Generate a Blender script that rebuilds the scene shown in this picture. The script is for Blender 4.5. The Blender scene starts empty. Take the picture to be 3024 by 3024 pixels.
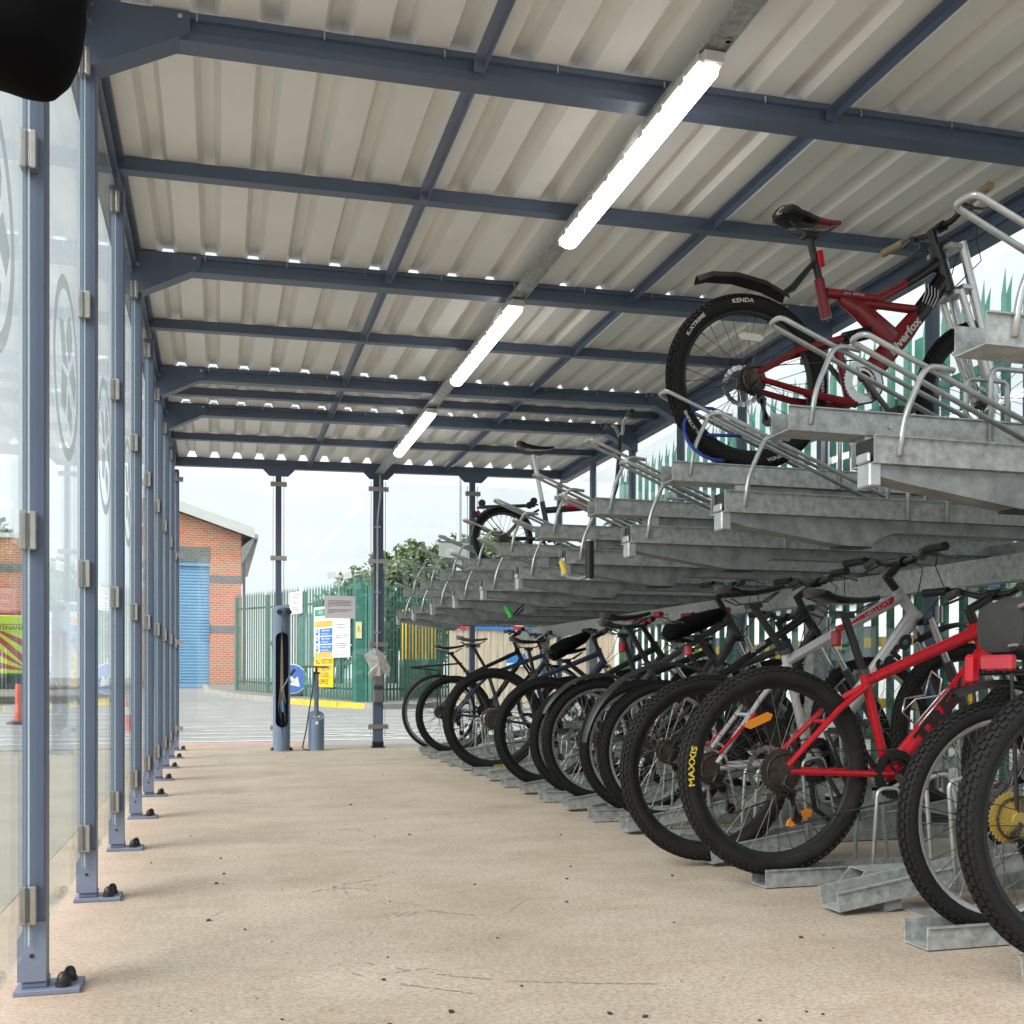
import bpy, math, random
from mathutils import Vector, Matrix
random.seed(7)
R = math.radians; PI = math.pi
SC = bpy.context.scene; COL = SC.collection
V = Vector

# ------------------------------------------------------------------ materials
MATS = {}
def nodes(name):
    m = bpy.data.materials.new(name); m.use_nodes = True
    nt = m.node_tree; b = nt.nodes['Principled BSDF']
    return m, nt, b
def M(name, col, rough=.5, metal=0., var=0., scale=8., bump=0., bscale=60., stretch=(1,1,1), spec=.5, col2=None, emit=None, estr=0., dirt=0.):
    if name in MATS: return MATS[name]
    m, nt, b = nodes(name); N = nt.nodes; L = nt.links
    b.inputs['Roughness'].default_value = rough; b.inputs['Metallic'].default_value = metal
    b.inputs['Specular IOR Level'].default_value = spec
    b.inputs['Base Color'].default_value = (*col, 1)
    tc = N.new('ShaderNodeTexCoord'); mp = N.new('ShaderNodeMapping'); mp.inputs['Scale'].default_value = stretch
    geo = N.new('ShaderNodeNewGeometry')
    L.new(geo.outputs['Position'], mp.inputs['Vector'])
    if var > 0:
        nz = N.new('ShaderNodeTexNoise'); nz.inputs['Scale'].default_value = scale; nz.inputs['Detail'].default_value = 8; nz.inputs['Roughness'].default_value = .62
        L.new(mp.outputs[0], nz.inputs['Vector'])
        rp = N.new('ShaderNodeValToRGB'); rp.color_ramp.elements[0].position = .3; rp.color_ramp.elements[1].position = .7
        c2 = col2 or tuple(c*(1-var) for c in col)
        c1 = col if col2 else tuple(min(1, c*(1+var)) for c in col)
        rp.color_ramp.elements[0].color = (*c2, 1); rp.color_ramp.elements[1].color = (*c1, 1)
        L.new(nz.outputs['Fac'], rp.inputs['Fac']); L.new(rp.outputs[0], b.inputs['Base Color'])
        mr = N.new('ShaderNodeMapRange'); mr.inputs['To Min'].default_value = max(.02, rough-.12); mr.inputs['To Max'].default_value = min(1, rough+.12)
        L.new(nz.outputs['Fac'], mr.inputs['Value']); L.new(mr.outputs[0], b.inputs['Roughness'])
    if bump > 0:
        n2 = N.new('ShaderNodeTexNoise'); n2.inputs['Scale'].default_value = bscale; n2.inputs['Detail'].default_value = 5
        L.new(mp.outputs[0], n2.inputs['Vector'])
        bp = N.new('ShaderNodeBump'); bp.inputs['Strength'].default_value = bump; bp.inputs['Distance'].default_value = .01
        L.new(n2.outputs['Fac'], bp.inputs['Height']); L.new(bp.outputs[0], b.inputs['Normal'])
    if emit:
        b.inputs['Emission Color'].default_value = (*emit, 1); b.inputs['Emission Strength'].default_value = estr
    MATS[name] = m
    return m

def glass_mat(name, tint, refl=.6, alpha_dirt=.03):
    m = bpy.data.materials.new(name); m.use_nodes = True; nt = m.node_tree; N = nt.nodes; L = nt.links
    N.remove(N['Principled BSDF']); out = N['Material Output']
    tr = N.new('ShaderNodeBsdfTransparent'); tr.inputs[0].default_value = (*tint, 1)
    gl = N.new('ShaderNodeBsdfGlossy'); gl.inputs['Roughness'].default_value = .003; gl.inputs[0].default_value = (.95, 1, 1, 1)
    df = N.new('ShaderNodeBsdfDiffuse'); df.inputs[0].default_value = (.75, .8, .8, 1)
    geo = N.new('ShaderNodeNewGeometry')
    dp = N.new('ShaderNodeVectorMath'); dp.operation = 'DOT_PRODUCT'
    L.new(geo.outputs['Incoming'], dp.inputs[0]); L.new(geo.outputs['Normal'], dp.inputs[1])
    ab = N.new('ShaderNodeMath'); ab.operation = 'ABSOLUTE'; L.new(dp.outputs['Value'], ab.inputs[0])
    s1 = N.new('ShaderNodeMath'); s1.operation = 'SUBTRACT'; s1.inputs[0].default_value = 1; L.new(ab.outputs[0], s1.inputs[1])
    pw = N.new('ShaderNodeMath'); pw.operation = 'POWER'; pw.inputs[1].default_value = 5; L.new(s1.outputs[0], pw.inputs[0])
    ml = N.new('ShaderNodeMath'); ml.operation = 'MULTIPLY_ADD'; ml.inputs[1].default_value = refl; ml.inputs[2].default_value = .035; L.new(pw.outputs[0], ml.inputs[0])
    nz = N.new('ShaderNodeTexNoise'); nz.inputs['Scale'].default_value = 1.7; nz.inputs['Detail'].default_value = 6
    mp = N.new('ShaderNodeMapping'); mp.inputs['Scale'].default_value = (2, 2, .6); L.new(geo.outputs['Position'], mp.inputs[0]); L.new(mp.outputs[0], nz.inputs[0])
    mr = N.new('ShaderNodeMapRange'); mr.inputs['From Min'].default_value = .45; mr.inputs['From Max'].default_value = .8; mr.inputs['To Min'].default_value = .004; mr.inputs['To Max'].default_value = alpha_dirt
    L.new(nz.outputs['Fac'], mr.inputs['Value'])
    m0 = N.new('ShaderNodeMixShader'); L.new(mr.outputs[0], m0.inputs[0]); L.new(tr.outputs[0], m0.inputs[1]); L.new(df.outputs[0], m0.inputs[2])
    mx = N.new('ShaderNodeMixShader'); L.new(ml.outputs[0], mx.inputs[0]); L.new(m0.outputs[0], mx.inputs[1]); L.new(gl.outputs[0], mx.inputs[2])
    L.new(mx.outputs[0], out.inputs[0]); MATS[name] = m
    return m

def brick_mat(name, c1, c2, mortar, bw=.215, bh=.075):
    m, nt, b = nodes(name); N = nt.nodes; L = nt.links
    geo = N.new('ShaderNodeNewGeometry'); sx = N.new('ShaderNodeSeparateXYZ'); L.new(geo.outputs['Position'], sx.inputs[0])
    ad = N.new('ShaderNodeMath'); ad.operation = 'ADD'; L.new(sx.outputs[0], ad.inputs[0]); L.new(sx.outputs[1], ad.inputs[1])
    cb = N.new('ShaderNodeCombineXYZ'); L.new(ad.outputs[0], cb.inputs[0]); L.new(sx.outputs[2], cb.inputs[1])
    bt = N.new('ShaderNodeTexBrick'); L.new(cb.outputs[0], bt.inputs['Vector'])
    bt.inputs['Scale'].default_value = 1; bt.inputs['Brick Width'].default_value = bw; bt.inputs['Row Height'].default_value = bh
    bt.inputs['Mortar Size'].default_value = .013; bt.inputs['Color1'].default_value = (*c1, 1); bt.inputs['Color2'].default_value = (*c2, 1); bt.inputs['Mortar'].default_value = (*mortar, 1)
    nz = N.new('ShaderNodeTexNoise'); nz.inputs['Scale'].default_value = .8; nz.inputs['Detail'].default_value = 6; L.new(geo.outputs['Position'], nz.inputs[0])
    mx = N.new('ShaderNodeMix'); mx.data_type = 'RGBA'; mx.blend_type = 'MULTIPLY'; mx.inputs[0].default_value = .35
    L.new(bt.outputs['Color'], mx.inputs[6]); L.new(nz.outputs['Color'], mx.inputs[7]); L.new(mx.outputs[2], b.inputs['Base Color'])
    b.inputs['Roughness'].default_value = .9; MATS[name] = m
    return m

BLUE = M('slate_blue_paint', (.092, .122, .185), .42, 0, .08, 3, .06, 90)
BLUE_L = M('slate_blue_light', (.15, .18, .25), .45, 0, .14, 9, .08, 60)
ROOF = M('roof_underside', (.77, .765, .735), .42, 0, .06, 1.6, .05, 14)
GALV = M('galvanised_steel', (.36, .385, .38), .40, .30, .36, 38, .08, 120)
GALV_D = M('galvanised_dull', (.24, .26, .26), .5, .3, .35, 16, .08, 120)
GALV_B = M('galvanised_bright', (.47, .50, .50), .35, .6, .18, 25)
STEEL = M('brushed_stainless', (.46, .43, .40), .33, .85, .1, 40)
BLK = M('black_plastic', (.012, .012, .013), .45, 0, .2, 20)
BLKG = M('black_gloss', (.01, .01, .011), .22)
VOID = M('black_cloth', (.0025, .0025, .003), .95, spec=.1)
RUB = M('tyre_rubber', (.0085, .0085, .009), .75, 0, .35, 30, .2, 200, spec=.3)
RUBD = M('dusty_rubber', (.015, .0145, .0135), .8, 0, .4, 14, .2, 200, spec=.3)
ALU = M('polished_alloy', (.62, .62, .62), .28, .85, .06, 20)
SPOKE = M('spoke_steel', (.20, .20, .20), .4, .6)
ALUD = M('dark_alloy', (.10, .10, .105), .35, .7)
CHAIN = M('chain_steel', (.09, .08, .07), .45, .8, .4, 60)
RUST = M('rusty_cog', (.075, .06, .048), .55, .6, .4, 60)
GOLD = M('gold_cog', (.55, .42, .12), .4, .6)
WHITE = M('white_panel', (.74, .75, .76), .5, 0, .03, 3)
CREAMP = M('lamp_casing', (.55, .53, .49), .5)
RED = M('red_paint', (.47, .008, .018), .25, 0, .08, 12)
REDD = M('dark_red_paint', (.19, .006, .011), .3, 0, .2, 25)
REDL = M('red_reflector', (.42, .03, .045), .25)
SILV = M('silver_paint', (.50, .50, .50), .3, .4, .05, 10)
GREYP = M('charcoal_paint', (.045, .045, .05), .35, 0, .1, 10)
NAVY = M('navy_paint', (.02, .035, .075), .3)
CYAN = M('bright_blue_paint', (.05, .22, .55), .3)
AMBER = M('amber_reflector', (.68, .23, .02), .25)
CLEAR = M('clear_reflector', (.62, .6, .56), .25)
TAN = M('tan_grip', (.26, .20, .12), .7)
YEL = M('yellow_print', (.72, .52, .06), .6)
WPR = M('white_print', (.55, .55, .55), .6)
BPR = M('black_print', (.01, .01, .012), .5)
GREEN = M('green_fence_paint', (.035, .17, .125), .5, 0, .22, 5)
GREEN_D = M('green_fence_worn', (.06, .12, .08), .6, 0, .3, 6)
SHUT = M('blue_shutter_paint', (.24, .45, .66), .5, 0, .06, 3)
FASC = M('fascia_board', (.62, .64, .62), .6, 0, .05, 2)
BRICK = brick_mat('red_brick', (.74, .22, .115), (.60, .16, .08), (.74, .50, .38))
BRICKG = brick_mat('grey_brick', (.20, .20, .21), (.15, .155, .165), (.3, .3, .3))
GLASS = glass_mat('clear_glass', (.965, .988, .983), .50, .05)
def frost():
    m = bpy.data.materials.new('frosted_film'); m.use_nodes = True; nt = m.node_tree; N = nt.nodes
    tr = N.new('ShaderNodeBsdfTransparent'); b = N['Principled BSDF']; b.inputs['Base Color'].default_value = (.34, .41, .44, 1); b.inputs['Roughness'].default_value = .8
    mx = N.new('ShaderNodeMixShader'); mx.inputs[0].default_value = .56; nt.links.new(tr.outputs[0], mx.inputs[1]); nt.links.new(b.outputs[0], mx.inputs[2]); nt.links.new(mx.outputs[0], N['Material Output'].inputs[0]); return m
FROST = frost()
EDGE = M('glass_edge', (.55, .62, .62), .15)
WOOD = M('weathered_board', (.50, .42, .31), .8, 0, .3, 3, .1, 30, (8, 8, .5))
TRUNK = M('bark', (.09, .07, .05), .9, 0, .3, 6)
LEAF = M('leaves', (.13, .20, .075), .7, 0, .5, .8, col2=(.055, .10, .04))
LEAF2 = M('leaves_light', (.20, .27, .10), .7, 0, .5, .9, col2=(.09, .15, .055))
LEAFB = M('leaves_brown', (.24, .21, .09), .7, 0, .5, .9, col2=(.10, .11, .045))
YSIGN = M('yellow_sign', (.80, .50, .01), .5)
OSIGN = M('orange_sign', (.78, .38, .04), .5)
BSIGN = M('blue_sign', (.02, .17, .52), .45)
BARR = M('blue_arrow_sign', (.03, .13, .50), .4)
GSIGN = M('green_sign', (.02, .25, .15), .5)
PAPER = M('lilac_paper', (.78, .72, .78), .8)
PAPERW = M('white_sign', (.72, .73, .75), .6)
GREYT = M('grey_print', (.25, .23, .26), .8)
HIVIS = M('hi_vis_yellow', (.55, .72, .03), .5)
CRIM = M('crimson_stripe', (.42, .03, .06), .5)
ORG = M('orange_plastic', (.75, .10, .03), .5)
YKERB = M('yellow_kerb_paint', (.72, .47, .04), .7, 0, .2, 6)
GREYBOX = M('grey_socket_plastic', (.15, .155, .155), .55)
POLYB = M('dirty_polythene', (.52, .51, .49), .35, 0, .35, 18, .5, 30)
LIME = M('green_grip', (.04, .45, .05), .5)
LAMP = M('lit_diffuser', (.9, .9, .9), .5, emit=(1, .97, .93), estr=6)
HIVP = M('steel_blue_tube', (.15, .20, .285), .4, 0, .06, 6)
DKGAP = M('dark_interior', (.02, .02, .025), .7)
WINDOW = M('dark_window', (.03, .04, .05), .1)

def floor_mat():
    m, nt, b = nodes('brushed_concrete'); N = nt.nodes; L = nt.links
    geo = N.new('ShaderNodeNewGeometry')
    def noise(sc, st, det=8, ro=.6):
        mp = N.new('ShaderNodeMapping'); mp.inputs['Scale'].default_value = st; L.new(geo.outputs['Position'], mp.inputs[0])
        n = N.new('ShaderNodeTexNoise'); n.inputs['Scale'].default_value = sc; n.inputs['Detail'].default_value = det; n.inputs['Roughness'].default_value = ro
        L.new(mp.outputs[0], n.inputs['Vector']); return n
    def ramp(n, a, ca, bb, cb):
        r = N.new('ShaderNodeValToRGB'); r.color_ramp.elements[0].position = a; r.color_ramp.elements[0].color = (*ca, 1)
        r.color_ramp.elements[1].position = bb; r.color_ramp.elements[1].color = (*cb, 1); L.new(n.outputs['Fac'], r.inputs[0]); return r
    def mix(a, bn, f, mode='MULTIPLY'):
        x = N.new('ShaderNodeMix'); x.data_type = 'RGBA'; x.blend_type = mode; x.inputs[0].default_value = f
        L.new(a, x.inputs[6]); L.new(bn, x.inputs[7]); return x.outputs[2]
    base = ramp(noise(1.1, (1, 1, 1)), .3, (.50, .42, .333), .7, (.575, .50, .41))
    st = ramp(noise(16, (1.2, 4.5, 1), 10, .85), .38, (.66, .64, .62), .60, (1, 1, 1))
    st2 = ramp(noise(1.9, (1, 1.25, 1), 10, .78), .36, (.80, .775, .745), .60, (1.0, 1.0, 1.0))
    fine = ramp(noise(75, (1, 1.5, 1), 7, .85), .37, (.44, .41, .38), .56, (1.08, 1.08, 1.08))
    blot = ramp(noise(2.3, (.8, 1.6, 1), 7, .7), .52, (1, 1, 1), .75, (.84, .72, .62))
    dots = ramp(noise(38, (1, 1, 1), 2, .5), .72, (1, 1, 1), .80, (.45, .38, .33))
    c = mix(base.outputs[0], st.outputs[0], .5); c = mix(c, st2.outputs[0], .9); c = mix(c, fine.outputs[0], .85); c = mix(c, blot.outputs[0], .8); c = mix(c, dots.outputs[0], .7)
    # rusty pinkish stain next to the row of posts
    sx = N.new('ShaderNodeSeparateXYZ'); L.new(geo.outputs['Position'], sx.inputs[0])
    mr = N.new('ShaderNodeMapRange'); mr.inputs['From Min'].default_value = -.45; mr.inputs['From Max'].default_value = -.12; mr.inputs['To Min'].default_value = .45; mr.inputs['To Max'].default_value = 0
    L.new(sx.outputs[0], mr.inputs['Value']); n5 = noise(4, (1, 1, 1), 5, .7)
    mm = N.new('ShaderNodeMath'); mm.operation = 'MULTIPLY'; L.new(mr.outputs[0], mm.inputs[0]); L.new(n5.outputs['Fac'], mm.inputs[1])
    x = N.new('ShaderNodeMix'); x.data_type = 'RGBA'; L.new(mm.outputs[0], x.inputs[0]); L.new(c, x.inputs[6]); x.inputs[7].default_value = (.62, .42, .33, 1)
    L.new(x.outputs[2], b.inputs['Base Color']); b.inputs['Roughness'].default_value = .85
    bp = N.new('ShaderNodeBump'); bp.inputs['Strength'].default_value = .35; bp.inputs['Distance'].default_value = .004
    nb = noise(50, (1, 2.2, 1), 7, .8); L.new(nb.outputs['Fac'], bp.inputs['Height']); L.new(bp.outputs[0], b.inputs['Normal'])
    return m
FLOOR = floor_mat()
TARMAC = M('worn_asphalt', (.30, .295, .29), .9, 0, .16, 1.3, .3, 70)
APRON = M('grey_concrete', (.34, .32, .285), .9, 0, .14, 1.6, .2, 60)
PAVE = M('pavement_tarmac', (.22, .205, .19), .9, 0, .15, 2, .2, 60)
KERB = M('kerb_stone', (.34, .32, .29), .9, 0, .2, 4)
MARK = M('worn_road_paint', (.80, .80, .78), .8, 0, .25, 5, col2=(.5, .5, .49))
TACT = M('red_paving', (.44, .25, .16), .9, 0, .25, 9)

# ------------------------------------------------------------------ geometry collector
ORGN = {}
class G:
    def __init__(s): s.v = []; s.f = []; s.m = []; s.cur = 0
    def add(s, vs, fs):
        n = len(s.v); s.v += [V(v) for v in vs]; s.f += [tuple(n+i for i in f) for f in fs]; s.m += [s.cur]*len(fs)
    def box(s, a, b):
        x0, y0, z0 = a; x1, y1, z1 = b
        s.add([(x0,y0,z0),(x1,y0,z0),(x1,y1,z0),(x0,y1,z0),(x0,y0,z1),(x1,y0,z1),(x1,y1,z1),(x0,y1,z1)],
              [(0,3,2,1),(4,5,6,7),(0,1,5,4),(1,2,6,5),(2,3,7,6),(3,0,4,7)])
    def obox(s, c, ax, ay, az):     # centre and three half axes
        c = V(c); ax = V(ax); ay = V(ay); az = V(az); vs = []
        for k in (-1, 1):
            for i, j in ((-1,-1),(1,-1),(1,1),(-1,1)): vs.append(c+ax*i+ay*j+az*k)
        s.add(vs, [(0,3,2,1),(4,5,6,7),(0,1,5,4),(1,2,6,5),(2,3,7,6),(3,0,4,7)])
    def beam(s, a, b, w, h, up=(0,0,1)):
        a = V(a); b = V(b); d = (b-a); l = d.length; d.normalize(); u = V(up); sd = d.cross(u).normalized(); u = sd.cross(d)
        s.obox((a+b)/2, d*l/2, sd*w/2, u*h/2)
    def tube(s, path, r, n=8, close=False, cap=True, flat=1., fdir=None):
        P = [V(p) for p in path]; k = len(P)
        rr = r if isinstance(r, (list, tuple)) else [r]*k
        rings = []; prev = None
        for i in range(k):
            if close: d = P[(i+1) % k]-P[i-1]
            else: d = P[min(i+1, k-1)]-P[max(i-1, 0)]
            d.normalize()
            if prev is None:
                ref = V((0,1,0)) if abs(d.y) < .9 else V((0,0,1))
                u = d.cross(ref).normalized()
            else:
                u = prev-d*prev.dot(d)
                if u.length < 1e-6: u = d.orthogonal()
                u.normalize()
            prev = u; w = d.cross(u)
            rings.append([P[i]+(u*math.cos(2*PI*j/n)+w*math.sin(2*PI*j/n)*flat)*rr[i] for j in range(n)])
        vs = [v for q in rings for v in q]; fs = []
        m = k if close else k-1
        for i in range(m):
            a = i*n; b = ((i+1) % k)*n
            for j in range(n): fs.append((a+j, a+(j+1) % n, b+(j+1) % n, b+j))
        if cap and not close: fs += [tuple(range(n))[::-1], tuple((k-1)*n+j for j in range(n))]
        s.add(vs, fs)
    def cyl(s, a, b, r, n=16, r2=None): s.tube([a, b], [r, r if r2 is None else r2], n)
    def prism(s, pts, a, b, plane='xz'):   # polygon extruded from a to b along the remaining axis
        def mk(p, t):
            if plane == 'xz': return (p[0], t, p[1])
            if plane == 'yz': return (t, p[0], p[1])
            return (p[0], p[1], t)
        n = len(pts); vs = [mk(p, a) for p in pts]+[mk(p, b) for p in pts]
        fs = [tuple(range(n)), tuple(range(2*n-1, n-1, -1))]+[(i, n+i, n+(i+1) % n, (i+1) % n) for i in range(n)]
        s.add(vs, fs)
    def lathe(s, prof, c, axis='z', n=24, a0=0, a1=2*PI, scale=1):   # prof: (radius, along)
        c = V(c); full = abs(a1-a0-2*PI) < 1e-6; k = n if full else n+1; vs = []
        for i in range(k):
            t = a0+(a1-a0)*i/n; co, si = math.cos(t), math.sin(t)
            for r, h in prof:
                if axis == 'z': vs.append(c+V((r*co, r*si, h)))
                elif axis == 'y': vs.append(c+V((r*co, h, r*si)))
                else: vs.append(c+V((h, r*co, r*si)))
        m = len(prof); fs = []
        for i in range(n):
            a = i*m; b = ((i+1) % k)*m
            for j in range(m-1): fs.append((a+j, b+j, b+j+1, a+j+1))
        s.add(vs, fs)
    def xform(s, mat): s.v = [mat @ v for v in s.v]
def fin(g, name, mats, parent=None, loc=None, smooth=False, bevel=0.):
    me = bpy.data.meshes.new(name); o = bpy.data.objects.new(name, me); COL.objects.link(o)
    org = ORGN[parent.name] if parent else V(loc if loc is not None else (0,0,0))
    me.from_pydata([tuple(v-org) for v in g.v], [], g.f)
    ms = mats if isinstance(mats, (list, tuple)) else [mats]
    for m in ms: me.materials.append(m)
    me.polygons.foreach_set('material_index', g.m)
    if smooth: me.polygons.foreach_set('use_smooth', [True]*len(g.f))
    me.update()
    if bevel:
        md = o.modifiers.new('bevel', 'BEVEL'); md.width = bevel; md.segments = 1; md.limit_method = 'ANGLE'
    if smooth == 'auto' : me.set_sharp_from_angle(angle=R(38))
    if parent: o.parent = parent
    else: o.location = org
    ORGN[o.name] = org
    return o
def fins(g, name, mats, parent=None, **kw):      # one object per loose piece
    par = list(range(len(g.v)))
    def find(i):
        while par[i] != i: par[i] = par[par[i]]; i = par[i]
        return i
    for f in g.f:
        for i in f[1:]: par[find(i)] = find(f[0])
    grp = {}
    for k, f in enumerate(g.f): grp.setdefault(find(f[0]), []).append(k)
    for ks in grp.values():
        h = G(); mp_ = {}
        for k in ks:
            for i in g.f[k]:
                if i not in mp_: mp_[i] = len(h.v); h.v.append(g.v[i])
            h.f.append(tuple(mp_[i] for i in g.f[k])); h.m.append(g.m[k])
        fin(h, name, mats, parent, **kw)
def thing(name, label, cat, loc=(0,0,0), group=None):
    o = bpy.data.objects.new(name, None); COL.objects.link(o); o.location = loc; o.empty_display_size = .1
    o['label'] = label; o['category'] = cat
    if group: o['group'] = group
    ORGN[o.name] = V(loc); return o
def tag(o, label, cat, group=None):
    o['label'] = label; o['category'] = cat
    if group: o['group'] = group
    return o
def kind(o, k='structure'): o['kind'] = k; return o
def copy_tree(o, parent=None):
    c = o.copy(); COL.objects.link(c)
    if parent: c.parent = parent
    for ch in o.children: copy_tree(ch, c)
    return c

def textg(g, body, size, org, xd, yd, center=True, bend=None, sx=1., bold=0.):
    cu = bpy.data.curves.new('t', 'FONT'); cu.body = body; cu.size = size; cu.offset = bold*size
    cu.align_x = 'CENTER' if center else 'LEFT'; cu.align_y = 'CENTER'; cu.resolution_u = 3
    o = bpy.data.objects.new('t', cu); COL.objects.link(o)
    dg = bpy.context.evaluated_depsgraph_get(); me = bpy.data.meshes.new_from_object(o.evaluated_get(dg))
    org = V(org); vs = []
    for v in me.vertices:
        x, y = v.co.x*sx, v.co.y
        if bend:            # bend = (centre, radius, start angle, y) clockwise reading, seen from -Y
            c, rad, t0, yy = bend; t = t0-x/rad; vs.append(V(c)+V(((rad+y)*math.cos(t), yy, (rad+y)*math.sin(t))))
        else: vs.append(org+V(xd)*x+V(yd)*y)
    g.add(vs, [tuple(p.vertices) for p in me.polygons])
    bpy.data.objects.remove(o); bpy.data.meshes.remove(me); bpy.data.curves.remove(cu)

# ================================================================== SETTING
def terrain(y): return 0. if y < 22 else min(.4, (y-22)*.025)
# ground sheet
g = G(); ys = [-30, 0, 6, 11.2, 16, 22, 25, 28, 31, 34, 38, 60, 400]; xs = [-300, -60, -10, -.6, 4.2, 12, 60, 300]
for y in ys:
    for x in xs: g.v.append(V((x, y, terrain(y)-.03)))
n = len(xs)
for i in range(len(ys)-1):
    for j in range(n-1): g.f.append((i*n+j, i*n+j+1, (i+1)*n+j+1, (i+1)*n+j)); g.m.append(0)
kind(fin(g, 'road', TARMAC))
g = G(); g.box((-.62, -6, -.2), (4.0, 10.98, 0)); kind(fin(g, 'concrete_floor', FLOOR))
g = G(); g.box((-5.5, -6, -.2), (-.635, 10.98, -.012)); kind(fin(g, 'concrete_apron', APRON))
g = G(); g.box((-5.5, 10.995, -.2), (4.0, 11.12, .0)); kind(fin(g, 'concrete_edging', KERB))
g = G(); g.box((-.62, 11.13, -.2), (.9, 11.75, -.012)); kind(fin(g, 'paving_strip', TACT))
g = G(); g.box((4.02, -6, -.2), (12, 23.5, -.015)); kind(fin(g, 'yard_ground', APRON))
# road paint: hatched chevrons and long lines
g = G()
def paint(pts, dz=.0):
    g.add([(x, y, terrain(y)-.026+dz) for x, y in pts], [tuple(range(len(pts)))])
for (x0, y0, x1, y1, w) in [(-3.4,12.2,3.2,12.5,.13),(-3.2,13.15,3.6,13.3,.13),(-1.2,14.0,3.4,14.35,.12),(-.2,14.9,4.0,15.1,.12),(-.8,15.9,4.2,16.3,.13),(.1,17.2,3.6,17.4,.14),(1.2,18.4,4.2,18.9,.14),(-4,17.6,-.9,18.0,.14),(-5.5,13.9,-1.9,14.1,.13),(-5.0,15.4,-2.2,15.8,.13),(-.4,19.6,2.3,20.6,.15),(-6,19.5,-2,20.2,.15),(-5,21.5,-1.0,22.0,.16)]:
    paint([(x0,y0),(x1,y1),(x1,y1+w),(x0,y0+w)])
for (x0, y0) in [(2.1,12.6),(2.9,12.6),(3.7,12.6)]:
    paint([(x0,y0),(x0+.12,y0),(x0-1.3,y0+2.2),(x0-1.42,y0+2.2)], .002)
kind(fin(g, 'road_markings', MARK))
# scuffs, drag marks and grit on the slab
g = G()
def scuff(pts, w=.006):
    w *= 1.5
    for a, b in zip(pts, pts[1:]):
        a = V((*a, .0015)); b = V((*b, .0015)); d = (b-a).normalized(); s_ = V((-d.y, d.x, 0))*w/2
        g.add([a-s_, b-s_, b+s_, a+s_], [(0,1,2,3)])
def arc(cx, cy, r, a0, a1, n=14, w=.005): scuff([(cx+r*math.cos(R(a0+(a1-a0)*i/n)), cy+r*math.sin(R(a0+(a1-a0)*i/n))) for i in range(n+1)], w)
rs = random.Random(3)
def rough(pts, w):                                        # broken, wobbling drag mark
    for a, b in zip(pts, pts[1:]):
        n = 7
        for k in range(n):
            if rs.random() < .35: continue
            t0, t1 = k/n, (k+rs.uniform(.5, 1))/n; j = lambda: rs.uniform(-.003, .003)
            scuff([(a[0]*(1-t0)+b[0]*t0+j(), a[1]*(1-t0)+b[1]*t0+j()), (a[0]*(1-t1)+b[0]*t1+j(), a[1]*(1-t1)+b[1]*t1+j())], w*rs.uniform(.35, 1))
def rarc(cx, cy, r, a0, a1, w=.005, n=6): rough([(cx+r*math.cos(R(a0+(a1-a0)*i/n)), cy+r*math.sin(R(a0+(a1-a0)*i/n))) for i in range(n+1)], w)
rough([(.33,2.62),(.47,2.47),(.64,2.36),(.83,2.29),(1.0,2.24)], .005); rough([(.30,2.52),(.40,2.40),(.55,2.28)], .005); rough([(.47,3.30),(.58,3.16),(.73,3.03)], .005)
rough([(.36,3.55),(.42,3.62),(.52,3.66),(.60,3.80)], .006); rarc(.38, 3.42, .12, 20, 160, .007); rough([(.37,3.60),(.36,3.40)], .006); rough([(.40,3.55),(.40,3.36)], .005)
rarc(.62, 4.75, .17, 60, 150, .007); rough([(.60,4.92),(.66,4.72),(.66,4.55)], .006)
for k in range(4): rough([(.44+.03*k,3.08),(.49+.03*k,3.14)], .004)
for k in range(45):
    x, y = rs.uniform(-.2, 1.7), rs.uniform(1.8, 8); l = rs.uniform(.05, .28); a = rs.uniform(-.25, .25) if k % 3 else rs.uniform(0, 3.1)
    rough([(x, y), (x+l*math.cos(a)*.5, y+l*math.sin(a)*.5+.004), (x+l*math.cos(a), y+l*math.sin(a))], rs.uniform(.0015, .0035))
kind(fin(g, 'floor_scuffs', M('scuff_mark', (.31, .26, .205), .85)), 'stuff')
g = G()
for i in range(110):
    x = random.uniform(-.3, 1.65); y = random.choice([random.uniform(1.7, 4.5), random.uniform(2, 10.5)]); r = random.choice([.0012,.0016,.002,.0028,.0045])*random.uniform(.8,1.2)
    g.obox((x, y, r*.5), (r, 0, 0), (0, r*random.uniform(.5, 1.4), 0), (random.uniform(-r,r)*.3, 0, r*.5))
kind(fin(g, 'grit', M('dark_grit', (.045, .032, .022), .9)), 'stuff')

# pavement with kerb round the green compound
FA = V((3.22, 24.2, 0)); FB = V((.44, 31.6, 0))
g = G(); ptsP = [(4.3, 23.3), (3.35, 23.2), (2.6, 24.2), (1.5, 26.3), (.35, 29.2), (-.35, 32.5), (-.45, 36.9), (6, 36.9), (9, 30)]
g.prism(ptsP, -.1, .0, 'xy')
for i, v in enumerate(g.v): v.z = terrain(v.y)+(.085 if i >= len(ptsP) else -.2)
kind(fin(g, 'pavement', PAVE))
g = G()
for i in range(1, 6):
    a = V((*ptsP[i], terrain(ptsP[i][1])+.03)); b = V((*ptsP[i+1], terrain(ptsP[i+1][1])+.03)); g.beam(a, b, .14, .13)
kind(fin(g, 'kerb', KERB))
g = G(); a = V((3.42, 23.17, .035)); b = V((2.62, 24.12, .035+.05)); c = V((1.62, 25.95, .12))
g.beam(a, b, .17, .142); g.beam(b, c, .17, .142); kind(fin(g, 'kerb_paint', YKERB))

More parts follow.
